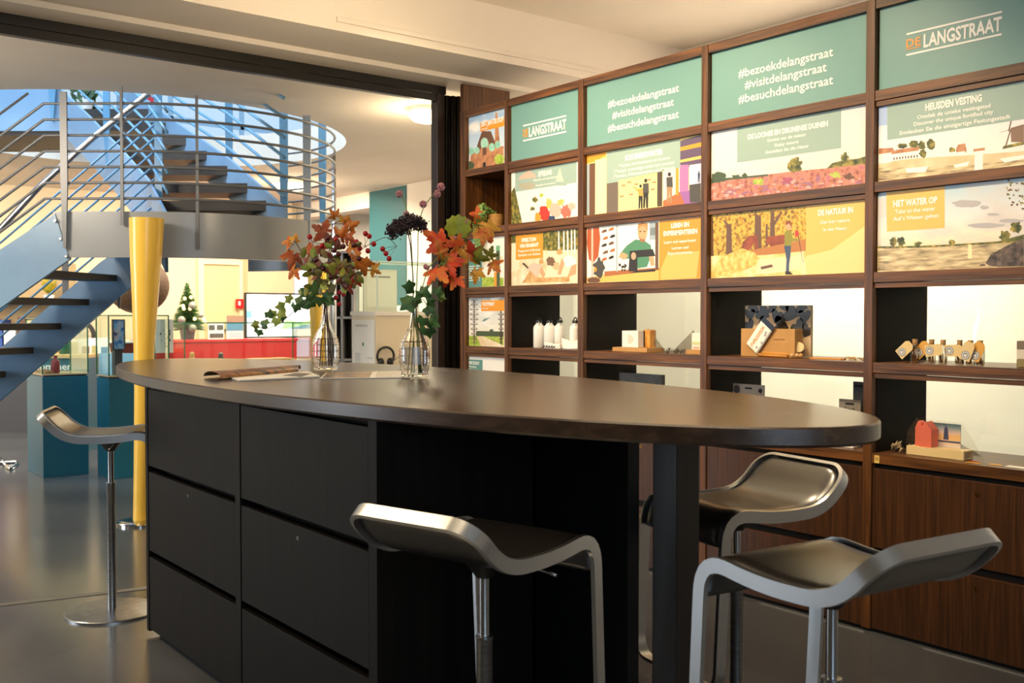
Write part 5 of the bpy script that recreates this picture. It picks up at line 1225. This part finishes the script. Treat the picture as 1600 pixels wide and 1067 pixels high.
# white drinking bottles
WB=M('white_bottle','#f3f0ea',.25)
def flask(px,Y,label):
    p=on(px,Y,Z4); t=thing('drinking_bottle',label,'bottle',p,'white drinking bottles')
    MB().lathe([(.029,0),(.032,.004),(.032,.112),(.029,.124),(.018,.134),(.0165,.142)],p,n=28).build('body',WB,t,auto=50)
    MB().lathe([(.0175,.142),(.0175,.156),(.012,.158)],p,n=20).build('cap',PLASTIC,t,auto=40)
    ring=[p+Vector((.013*math.cos(math.radians(a)),0,.158+.014*math.sin(math.radians(a)))) for a in range(-10,191,20)]
    MB().tube(ring,.0035,n=8).build('cap_loop',PLASTIC,t,smooth=True)
    MB().tube([p+Vector((.012+.010*math.cos(2*PI*i/14),-.018,.140+.016*math.sin(2*PI*i/14))) for i in range(14)],.0015,n=6,closed=True).build('carabiner',STEEL,t,smooth=True)
flask(842,3.70,'white drinking bottle with a black loop cap, leftmost in its bay'); flask(858.5,3.71,'white drinking bottle with a black loop cap, second from the left in its bay'); flask(875,3.73,'white drinking bottle with a black loop cap, third from the left in its bay'); flask(899,3.70,'white drinking bottle standing apart beside the upright')
def softbag(name,label,cat,px0,px1,Y,z,h,m,print_m=None,seed=1,dep=.05):
    a=on(px0,Y,z); b=on(px1,Y,z); r=random.Random(seed); t=thing(name,label,cat,((a+b)/2))
    nx,nz=10,6; vs=[];fs=[]
    for side in (0,1):
        for i in range(nx+1):
            for k in range(nz+1):
                u=i/nx; v=k/nz; bul=math.sin(PI*min(max(u,.02),.98))*(1-.55*v)*dep*.5
                vs.append(Vector((a.x+(b.x-a.x)*u+r.uniform(-.003,.003), Y+(dep*.5)+(bul if side else -bul)+r.uniform(-.003,.003)*(0<k<nz), z+.001+h*v*(.85+.15*math.sin(5*u+seed)))))
    n=(nx+1)*(nz+1)
    for i in range(nx):
        for k in range(nz):
            q=i*(nz+1)+k; fs.append([q,q+nz+1,q+nz+2,q+1]); fs.append([n+q,n+q+1,n+q+nz+2,n+q+nz+1])
    for i in range(nx):
        q=i*(nz+1); fs.append([q,n+q,n+q+nz+1,q+nz+1]); q+=nz; fs.append([q,q+nz+1,n+q+nz+1,n+q])
    for k in range(nz): fs.append([k,k+1,n+k+1,n+k]); q=nx*(nz+1)+k; fs.append([q,n+q,n+q+1,q+1])
    MB().add(vs,fs).build('bag',m,t,smooth=True)
    if print_m:
        mb=MB()
        for j in range(5):
            x0=a.x+(b.x-a.x)*(.12+.16*j); mb.prism([(x0,Y-.004,z+h*.15),(x0+.014,Y-.004,z+h*.2),(x0+.018,Y-.004,z+h*(.5+.1*(j%2))),(x0+.004,Y-.004,z+h*.45)],(0,.002,0))
        mb.build('print',print_m,t)
    return t
softbag('paper_bag','small white bag with black print lying before the white bottles','bag',846,871,3.62,Z4,.035,PAPER,INK,1,.04)
softbag('paper_bag','plain white crumpled bag between the third bottle and the upright','bag',872,903,3.63,Z4,.06,PAPER,None,2,.05)
# middle bay: gift boxes
def bx(px0,px1,Y,dep,z0,z1,name,label,cat,m,bev=.001,t=None):
    a=on(px0,Y,z0); b=on(px1,Y,z0)
    o=MB().box((a.x,Y,z0+.0005),(b.x,Y+dep,z1),bev=bev).build(name,m,t)
    return tag(o,label,cat) if t is None else o
t=thing('gift_box','white cube box with a pale leaf print on a kraft tray','box',on(985,3.67,Z4))
a=on(972,3.66,Z4); b=on(997,3.66,Z4)
MB().box((a.x,3.66,Z4+.022),(b.x,3.66+.085,Z4+.106),bev=.001).build('carton',PAPER,t); c=(a+b)/2
mb=MB(); mb.add([Vector((c.x+.028*math.cos(q)*(.8+.2*math.cos(q)),3.6593,Z4+.063+.024*math.sin(q)*(1-.3*math.cos(q)))) for q in [2*PI*i/20 for i in range(20)]],[list(range(20))[::-1]]); mb.build('leaf_print',M('pale_leaf_print','#ddd6c6',.5),t)
a2=on(957,3.64,Z4); b2_=on(1011,3.64,Z4); MB().box((a2.x,3.64,Z4+.0005),(b2_.x,3.76,Z4+.021)).build('tray',KRAFT,t)
bx(998.5,1008,3.70,.08,Z4+.0215,Z4+.108,'grey_box','narrow grey box right of the white cube','box',M('light_grey_card','#b5b0a6',.5))
t=thing('gift_packet','orange gift packet in cellophane right of the grey box','packet',on(1014,3.70,Z4+.021))
a=on(1009,3.72,Z4); b=on(1020,3.72,Z4)
MB().box((a.x,3.70,Z4+.0215),(b.x,3.74,Z4+.112),bev=.004).build('packet',N('orange_jar',['#c9822c','#e0a54a','#8a5a22'],18,.3),t)
mb=MB(); ap=on(1013,3.72,Z4+.122); base=[on(1006,3.66,Z4+.022),on(1042,3.64,Z4+.002),on(1040,3.78,Z4+.002),on(1008,3.79,Z4+.022)]
mb.add([ap]+base,[[0,1,2],[0,2,3],[0,3,4],[0,4,1]]); mb.build('wrapping',CELLO,t,label='clear cellophane wrapping')
def crinkle(name,label,px0,px1,Y,z,m,n,seed,h=.02):
    r=random.Random(seed); a=on(px0,Y,z); b=on(px1,Y,z); mb=MB()
    for i in range(n):
        c=Vector((r.uniform(a.x,b.x),Y+r.uniform(0,.05),z+.001+r.uniform(0,h))); d=Vector((r.uniform(-1,1),r.uniform(-1,1),r.uniform(-.3,.3))).normalized()*.012; e=d.cross(UPZ).normalized()*.002
        mb.add([c-d-e,c-d+e,c+UPZ*.004+e,c+UPZ*.004-e,c+d+e,c+d-e],[[0,1,2,3],[3,2,4,5]])
    return tag(mb.build(name,m),label,'shreds',None,'stuff')
crinkle('shredded_paper','dark shredded paper on the shelf right of the orange packet',1034,1066,3.62,Z4,M('dark_shreds','#3b342a',.6),90,3)
t=thing('gift_box','white card on a kraft tray in cellophane beside the upright','box',on(1085,3.68,Z4))
a=on(1072,3.64,Z4); b=on(1094,3.64,Z4); MB().box((a.x,3.64,Z4+.0005),(b.x,3.74,Z4+.021)).build('tray',KRAFT,t)
a=on(1081,3.68,Z4); b=on(1095,3.68,Z4); mb=MB().box((a.x,3.68,Z4+.0215),(b.x,3.69,Z4+.10),PAPER); mb.box((a.x+.002,3.6785,Z4+.045),(b.x-.002,3.68,Z4+.058),M('pale_green_ink','#cdd9a8',.5)); mb.box((a.x+.01,3.6785,Z4+.026),(b.x-.008,3.68,Z4+.034),M('rose_ink','#d9a4a0',.5)); mb.build('card',None,t)
mb=MB(); ap=on(1066,3.70,Z4+.10); base=[on(1050,3.63,Z4+.002),on(1095,3.63,Z4+.002),on(1095,3.77,Z4+.002),on(1050,3.77,Z4+.002)]
mb.add([on(1084,3.69,Z4+.115)]+base,[[0,1,2],[0,2,3],[0,3,4],[0,4,1]]); mb.build('wrapping',CELLO,t,label='clear cellophane wrapping')
# black framed sign on the lower shelf
a=on(969,3.68,Z5); b=on(1035,3.68,Z5); fz=.955
t=thing('framed_sign','black framed sign reading MAGAZINE on the shelf just above the table','sign',(a+b)/2)
mb=MB(); w0=b.x-a.x; hh=fz-Z5
for r0 in ((0,1,0,.13),(0,1,.80,1),(0,.12,.13,.80),(.88,1,.13,.80)): mb.box((a.x+w0*r0[0],3.675,Z5+.0008+hh*r0[2]),(a.x+w0*r0[1],3.70,Z5+hh*r0[3]))
mb.build('frame',N('black_slate',['#3a3a3a','#4d4c4a'],30,.4),t)
MB().box((a.x+w0*.1,3.685,Z5+hh*.1),(b.x-w0*.1,3.695,fz-hh*.15)).build('board',M('black_board','#0f0f0f',.5),t)
mb=MB(); put_text(mb,'MAGAZINE',(a.x+w0*.62,3.6835,Z5+hh*.58),(1,0,0),(0,0,1),w0*.46,hh*.12,M('grey_letters','#8d8b86',.5),.02); mb.build('lettering',None,t)
mb=MB(); put_text(mb,'Living',(a.x+w0*.25,3.6835,Z5+hh*.60),(1,0,0),(0,0,1),w0*.18,hh*.10,M('grey_letters','#8d8b86',.5),.01); mb.build('lettering',None,t)
mb=MB().prism([on(1036,3.66,Z5+.002),on(1082,3.66,Z5+.002),on(1082,3.80,Z5+.15),on(1036,3.82,Z5+.15)],(0,.002,.002),PAPER); tag(mb.build('leaflet'),'pale leaflets leaning on the low shelf right of the black sign','leaflet')
# fourth bay: patterned gift package
t=thing('gift_package','gift package of a heart patterned card, kraft box and white tilted card','package',on(1212,3.70,Z4))
a=on(1164,3.72,Z4); b=on(1267,3.72,Z4); zt_=1.25+(493-478)/FPX*4.75
BE=M('beige_pattern_card','#c9b08c',.5)
mb=MB().box((a.x,3.72,Z4+.0006),(b.x,3.735,zt_),BE)
HE=M('black_heart_print','#161412',.4); wv=b.x-a.x; hv=zt_-Z4; rr=random.Random(4)
for (u,v,s_h,rot) in ((.08,.83,.055,0),(.28,.87,.075,60),(.50,.80,.06,-20),(.70,.86,.08,70),(.91,.80,.06,0),(.82,.58,.07,40),(.30,.62,.07,-50),(.06,.60,.06,20),(.55,.60,.08,80),(.95,.52,.06,-30),(.42,.97,.05,90),(.62,.99,.05,30),(.86,.98,.06,80),(.14,.99,.06,-80)):
    pts=[]
    for i in range(24):
        q=2*PI*i/24; x=.9*math.sin(q)**3; y=(.8*math.cos(q)-.32*math.cos(2*q)-.12*math.cos(3*q)); c_=math.cos(math.radians(rot)); s_=math.sin(math.radians(rot))
        pts.append((min(max(a.x+u*wv+s_h*(x*c_-y*s_)*.62,a.x+.0005),b.x-.0005),3.7195,min(max(Z4+v*hv+s_h*(x*s_+y*c_)*.62,Z4+.002),zt_-.0005)))
    mb.add(pts,[list(range(24))],HE)
mb.build('patterned_card',None,t,label='beige card printed with black hearts')
a=on(1158,3.66,Z4); b=on(1242,3.66,Z4); kz=1.25-(513-493)/FPX*4.65
mb=MB().box((a.x,3.66,Z4+.0006),(b.x,3.717,kz),KRAFT,bev=.001)
put_text(mb,'zoete lucht',(a.x+(b.x-a.x)*.72,3.6593,Z4+.075),(1,0,0),(0,0,1),.06,.010,M('brown_ink','#7a4a1f',.6)); mb.build('kraft_box',None,t)
o=on(1158,3.645,Z4+.052); 
def pp2(u,v,y=3.6475): # tilted card frame: origin lower left corner, 45 degrees
    c=on(1183,y,Z4+.012); ux=Vector((.62,0,.785)); vx=Vector((-.785,0,.62)); return Vector((c.x,y,c.z))+ux*u+vx*v
mb=MB().prism([pp2(0,0),pp2(.155,0),pp2(.155,.075),pp2(0,.075)],(0,.001,0),PAPER)
mb.prism([pp2(.130,.0,3.6468),pp2(.155,.0,3.6468),pp2(.155,.075,3.6468),pp2(.130,.075,3.6468)],(0,.0004,0),M('navy_ink','#1f2b44',.5))
mb.prism([pp2(.0,.0,3.6468),pp2(.13,.0,3.6468),pp2(.13,.008,3.6468),pp2(.0,.008,3.6468)],(0,.0004,0),M('grey_edge_ink','#a9a7a4',.5))
for u,v in ((.105,.022),(.094,.018),(.055,.012),(.022,.02)):
    c=pp2(u,v,3.6462); mb.add([c+Vector((.006*math.cos(2*PI*i/12),0,.006*math.sin(2*PI*i/12))) for i in range(12)],[list(range(12))],M('grey_edge_ink','#a9a7a4',.5))
put_text(mb,'STAPELSCHOON',pp2(.062,.04,3.646),(.62,0,.785),(-.785,0,.62),.112,.015,M('orange_ink','#d9922c',.5),.02)
mb.build('white_card',None,t,label='white tilted card with orange lettering')
for i,(x0,x1,z0) in enumerate(((1186,1231,.010),(1192,1236,.018))):
    p=on(x0,3.635,Z4+z0); q=on(x1,3.632,Z4+z0-.003); MB().tube([p,q],.0075,n=10).build('wooden_stick',M('honey_wood','#c98a3c',.5),t,smooth=True)
for i,x in enumerate((1238,1246,1252)):
    MB().ball(on(x,3.635+.006*i,Z4+.0115),.0105,n=10).build('nut',N('nut_brown',['#a87638','#d2b07a'],40,.6),t,smooth=True)
c=on(1250,3.69,Z4+.045); MB().lathe([(.001,0),(.022,.002),(.022,.010),(.001,.012)],c,n=20,axis=Vector((.3,-1,.2)).to_track_quat('Z','Y').to_matrix()).build('wood_slice',M('pale_wood_slice','#e9d7a6',.6),t)
MB().tube([on(1242,3.70,Z4+.02),on(1249,3.70,Z4+.09),on(1257,3.70,Z4+.06),on(1262,3.70,Z4+.03),on(1266,3.70,Z4+.002)],.002,n=6).build('twig',M('dry_twig','#8a5f34',.6),t)
mb=MB(); ap=[on(1165,3.742,zt_+.002),on(1267,3.742,zt_+.002)]; base=[on(1155,3.63,Z4+.001),on(1268,3.63,Z4+.001)]
mb.add([base[0],base[1],ap[1],ap[0]],[[0,1,2,3]]); mb.build('wrapping',CELLO,t,label='clear cellophane wrapping')
def stick(px0,px1,Y,label,nm='wooden_lath'):
    a=on(px0,Y,Z4); b=on(px1,Y,Z4); return tag(MB().box((a.x,Y,Z4+.0006),(b.x,Y+.02,Z4+.008),bev=.001).build(nm,M('honey_wood','#c98a3c',.5)),label,'lath')
stick(1266,1318,3.63,'flat pale wooden lath lying right of the heart patterned package')
crinkle('straw_shreds','tangle of fine straw on the shelf at the right end of the fourth bay',1316,1350,3.62,Z4,M('straw','#c9a25f',.6),60,5,.012)
# hanging cards on the lower shelves
GC=M('grey_product_card','#a79a8c',.5)
def pcard(px0,px1,Y,ztop,label,extra,m=GC,tilt=0):
    a=on(px0,Y,Z5); b=on(px1,Y,Z5); t=thing('product_card',label,'card',(a+b)/2)
    MB().box((a.x,Y,Z5+.0006),(b.x,Y+.004,ztop)).build('card',m,t); c=(a+b)/2
    mb=MB().box((c.x-.02,Y-.0008,ztop-.022),(c.x+.02,Y-.0004,ztop-.014),M('punch_hole','#141210',.7)); mb.build('hang_slot',None,t)
    extra(t,a,b,Y,ztop); return t
def ex1(t,a,b,Y,zt):
    c=Vector((a.x+.022,Y-.0008,zt-.026)); MB().add([c+Vector((.019*math.cos(2*PI*i/20),0,.019*math.sin(2*PI*i/20))) for i in range(20)],[list(range(20))]).build('round_logo',INK,t)
    c=Vector((b.x-.022,Y-.0008,zt-.026)); MB().add([c+Vector((.013*math.cos(2*PI*i/4+.2),0,.013*math.sin(2*PI*i/4+.2))) for i in range(4)],[[0,1,2,3]]).build('corner_mark',M('punch_hole','#141210',.7),t)
pcard(1146,1195,3.70,.936,'grey product card with a round dark logo on the lower shelf',ex1)
def ex2(t,a,b,Y,zt):
    mb=MB(); put_text(mb,'lovi',((a.x+b.x)/2,Y-.001,zt-.05),(1,0,0),(0,0,1),.045,.02,M('punch_hole','#141210',.7),.02); mb.build('lettering',None,t)
pcard(1312,1346,3.66,.905,'grey product card reading lovi beside the upright',ex2,M('mid_grey_card','#857d74',.5))
def ex3(t,a,b,Y,zt): pass
pcard(1334,1351,3.73,.975,'tall dark grey card behind the one reading lovi',ex3,M('dark_grey_card','#4c4a49',.5))
for i,x in enumerate((1295,1312,1328)):
    tag(bx(x-9,x+7,3.62,.03,Z5,Z5+.03+.008*i,'small_box','x','box',PAPER),('small white box under the table edge, leftmost of three on the low shelf','small white box, middle of three on the low shelf under the table edge','small white box nearest the upright on the low shelf under the table edge')[i],'box','small white boxes on the low shelf')
# right bay: little bottles with kraft tags
def tagged(px,Y,tx,rot,label,m=None,fill='#8a5a24'):
    p=on(px,Y,Z4); t=thing('sample_bottle',label,'bottle',p,'little bottles with tags')
    MB().lathe([(.014,0),(.016,.003),(.016,.058),(.012,.066),(.010,.070),(.010,.078)],p,n=18).build('glass',thin_glass('bottle_glass','#f3efe6',.2),t,smooth=True)
    MB().lathe([(.009,.070),(.010,.092)],p,n=12).build('cork',M('cork','#b98f5a',.8),t)
    mb=MB(); r=random.Random(int(px))
    for i in range(12):
        c=p+Vector((r.uniform(-.01,.01),r.uniform(-.01,.01),.003)); mb.tube([c,c+Vector((r.uniform(-.004,.004),r.uniform(-.004,.004),r.uniform(.015,.045)))],.0016,n=4)
    mb.build('contents',N('dried_seeds',['#5f3b18',fill,'#c99a4a'],60,.7),t)
    c=p+Vector((tx,-.022,.052)); a=math.radians(rot); ux=Vector((math.cos(a),0,math.sin(a))); vx=Vector((-math.sin(a),0,math.cos(a)))
    mb=MB().prism([c-ux*.035-vx*.022,c+ux*.024-vx*.022,c+ux*.036-vx*.012,c+ux*.036+vx*.012,c+ux*.024+vx*.022,c-ux*.035+vx*.022],(0,.001,0),m or M('pale_kraft_tag','#e0c58c',.6))
    k=c-ux*.016+Vector((0,-.0006,0))
    for rad,mm in ((.0165,M('tag_grey','#8d8f96',.5)),(.013,M('tag_white','#e6e2d8',.5)),(.0105,M('tag_grey','#8d8f96',.5))):
        k=k+Vector((0,-.0002,0)); mb.add([k+Vector((rad*math.cos(2*PI*i/20),0,rad*math.sin(2*PI*i/20))) for i in range(20)],[list(range(20))],mm)
    k=k+Vector((0,-.0002,0)); mb.add([k+Vector((.007*math.sin(q)**3,0,.0062*math.cos(q)-.0025*math.cos(2*q)-.001)) for q in [2*PI*i/16 for i in range(16)]],[list(range(16))],M('tag_white','#e6e2d8',.5))
    mb.build('paper_tag',None,t,label='kraft paper tag with a round grey mark')
    MB().tube([c+ux*.03,p+Vector((0,-.012,.074)),p+Vector((.012,-.004,.06)),p+Vector((.016,-.01,.02))],.0008,n=5).build('string',PAPER,t)
tagged(1430,3.66,-.030,42,'little tagged bottle standing alone at the left of its shelf')
tagged(1456,3.69,-.028,45,'little tagged bottle with an orange tag, behind its neighbour in the group',M('orange_kraft_tag','#d9a24a',.6))
tagged(1474,3.655,-.026,8,'little tagged bottle with a large pale tag and dark seeds, front of the group',None,'#4a2c14')
tagged(1500,3.67,-.012,2,'little tagged bottle with a level pale tag in the middle of the row')
tagged(1517,3.65,-.002,70,'little bottle full of dark seeds, second from the right of the row',None,'#4a2c14')
tagged(1532,3.66,.0,65,'little tagged bottle with an upright orange tag, last of the row',M('orange_kraft_tag','#d9a24a',.6))
# books at the right edge
for i,(m,h,lb) in enumerate((('#8a7a4a',.028,'olive book lying at the bottom of the stack at the right edge'),('#d9cdbb',.034,'cream book lying in the middle of the stack at the right edge'),('#7a6a58',.030,'brown-grey book on top of the stack at the right edge'))):
    z=Z4+.0006+(0,.0286,.0632)[i]; a=on(1589,3.63,z)
    tag(MB().box((a.x,3.63,z),(a.x+.16,3.78,z+h),bev=.0015).build('book',M('book_cover_%d'%i,m,.5)),lb,'book','books at the right edge')
a=on(1597,3.79,Z4); tag(MB().prism([(a.x,3.80,Z4+.0006),(a.x+.02,3.80,Z4+.0006),(a.x+.07,3.80,Z4+.26),(a.x+.05,3.80,Z4+.26)],(0,.12,0)).build('book',M('black_cover','#1b1a1a',.4)),'tall black book leaning behind the stack at the right edge','book','books at the right edge')
# red house set
t=thing('souvenir_set','red wooden house and sunset postcard on a pale wood block in cellophane','souvenir',on(1465,3.68,Z5))
a=on(1418,3.635,Z5); b=on(1508,3.635,Z5); bz=Z5+.034; ww=b.x-a.x
MB().box((a.x,3.635,Z5+.0006),(a.x+ww*.86,3.705,bz),bev=.0015).build('wood_block',M('pale_wood_block','#ecd6a2',.5),t)
mb=MB()
for r0 in ((0,.010,0,.034),(.06,.07,0,.034),(.010,.06,0,.006),(.010,.06,.028,.034)): mb.box((a.x+ww*.86,3.635+r0[0],Z5+.0006+r0[2]),(b.x,3.635+r0[1],Z5+r0[3]+.0004))
mb.box((a.x+ww*.86,3.645,Z5+.006),(a.x+ww*.88,3.695,Z5+.028)); mb.build('holder_end',M('pale_wood_block','#ecd6a2',.5),t)
h0=on(1431,3.65,bz); h1=on(1458,3.65,bz); hx=(h1.x-h0.x)
HR=M('coral_house','#e0705a',.5)
mb=MB().prism([(h0.x+hx*.30,3.645,bz+.0005),(h1.x,3.645,bz+.0005),(h1.x,3.645,bz+.068),(h0.x+hx*.65,3.645,bz+.098),(h0.x+hx*.30,3.645,bz+.068)],(0,.05,0))
mb.build('house',HR,t)
mb=MB().prism([(h0.x-.004,3.66,bz+.0005),(h0.x+hx*.3,3.66,bz+.0005),(h0.x+hx*.3,3.66,bz+.090),(h0.x+hx*.12,3.66,bz+.098),(h0.x-.004,3.66,bz+.072)],(0,.035,0)); mb.build('house',HR,t)
c0_=on(1457,3.70,bz); c1=on(1503,3.70,bz); cz1=bz+.092
SUN=GRAD('postcard_sunset',[(0,'#d9d2d6'),(.3,'#e9c9a0'),(.45,'#f0c27a'),(.62,'#d9c3c0'),(.8,'#8fa3ae'),(1,'#4f6f80')],bz,cz1)
mb=MB().box((c0_.x,3.70,bz+.0005),(c1.x,3.703,cz1),SUN); wv=c1.x-c0_.x
PV=M('postcard_mill','#4a5378',.4)
mb.prism([(c0_.x+wv*.42,3.6993,bz+.03),(c0_.x+wv*.60,3.6993,bz+.03),(c0_.x+wv*.57,3.6993,bz+.072),(c0_.x+wv*.51,3.6993,bz+.084),(c0_.x+wv*.45,3.6993,bz+.072)],(0,.0005,0),PV)
mb.prism([(c0_.x+wv*.475,3.6990,bz+.045),(c0_.x+wv*.49,3.6990,bz+.045),(c0_.x+wv*.485,3.6990,bz+.092),(c0_.x+wv*.47,3.6990,bz+.092)],(0,.0002,0),PV); mb.box((c0_.x,3.6993,bz+.02),(c1.x,3.6997,bz+.026),PV)
mb.build('postcard',None,t,label='postcard of a mill at sunset')
mb=MB(); A=[on(1434,3.67,bz+.108),on(1505,3.71,bz+.098)]; B=[on(1392,3.625,Z5+.002),on(1540,3.62,Z5+.002),on(1538,3.78,Z5+.002),on(1400,3.80,Z5+.002)]
mb.add(A+B,[[0,2,3,1],[1,3,4],[0,1,4,5],[0,5,2]]); mb.build('wrapping',CELLO,t,label='clear cellophane wrapping')
r=random.Random(12); mb=MB()
for i in range(16):
    c=Vector((on(1392,3.64,Z5).x+r.uniform(0,.06),3.63+r.uniform(0,.05),Z5+.002+r.uniform(0,.03))); d=Vector((r.uniform(.2,1),r.uniform(-.3,.3),r.uniform(.1,.9))).normalized()*.03; e=Vector((-d.z,0,d.x))*.16
    mb.add([c-e,c+d*.5+Vector((0,-.004,0)),c+d+e,c+d*.5+e*2],[[0,1,2,3]])
mb.build('wrapping_folds',M('crumpled_foil','#c9b58f',.2),t)
PYEL=M('yellow_paper','#e0a52c',.6)
def flat(pts,name,label,cat,m):
    P_=[Vector((on(x,3.6+y,Z5).x,3.6+y,Z5+.0006)) for x,y in pts]; tag(MB().prism(P_,(0,0,.0008)).build(name,m),label,cat)
flat([(1508,.0),(1536,.0),(1534,.02),(1516,.025)],'paper_scrap','yellow paper scrap just right of the red house set','paper',PYEL)
flat([(1545,.015),(1570,.015),(1566,.04),(1552,.04)],'paper_scrap','yellow paper scrap further right, left of the white sheet','paper',PYEL)
flat([(1572,.005),(1606,.005),(1606,.05),(1580,.05)],'paper_sheet','white paper sheet on the low shelf at the right edge','paper',PAPER)
flat([(1516,.05),(1534,.05),(1534,.065),(1520,.065)],'paper_scrap','red paper scrap behind the yellow one near the red house set','paper',RED)
# trailing plant in the narrow bay
p=on(776,3.63,1.7725); 
t=thing('trailing_plant','trailing green plant in a woven basket on the open shelf of the narrow bay','plant',p)
p=Vector((p.x-.005,p.y,1.7725))
MB().lathe([(.035,0.0006),(.045,.03),(.046,.075)],p,n=20,axis=None).build('basket',N('woven_basket',['#a8783c','#c9984f'],70,.7,bump=.4),t,auto=50)
mb=MB(); rr=random.Random(21); SL=[]
for k in range(17):
    an=rr.uniform(PI*.8,PI*1.75); c=p+Vector((0,0,.08)); e=c+Vector((.07*math.cos(an),.075*math.sin(an)-.02,rr.uniform(.0,.03))); L_=rr.choice((.03,.06,.12,.2,.28)) if math.cos(an)<.3 else rr.uniform(.02,.1)
    e.y=min(e.y,3.55); pth=bez([c,e+UPZ*.03,e-UPZ*.02,e+Vector((rr.uniform(-.02,.01),-.004,-.04-L_))],.05,5); mb.tube(pth,.001,n=4); SL.append(pth)
for k in range(11):
    ox=-.105+.0085*k; c=p+Vector((0,0,.075)); e=Vector((p.x+ox,3.545-.003*(k%3),p.z+.045+rr.uniform(0,.02)))
    pth=bez([c,c.lerp(e,.6)+UPZ*.035,e,e+Vector((rr.uniform(-.015,.01),0,-(.10,.22,.30,.16,.26,.12,.2,.08,.14,.06,.1)[k]))],.04,6); mb.tube(pth,.001,n=4); SL.append(pth)
mb.build('stems',STG,t)
mb=MB()
for pth in SL:
    for a,b in zip(pth[:-1],pth[1:]):
        for q in range(max(2,int((b-a).length/.008))):
            c=a.lerp(b,rr.random())+Vector((rr.uniform(-.008,.008),rr.uniform(-.008,.004),rr.uniform(-.005,.005))); an=rr.uniform(0,6.28); u=Vector((math.cos(an),-.3,math.sin(an)))*.0075; v=u.cross(Vector((0,1,0))).normalized()*.004
            mb.add([c-u,c+v,c+u,c-v],[[0,1,2,3]])
mb.build('foliage',N('fresh_leaf',['#4f7a2c','#7fa34a','#a9bf6a'],40,.5),t)
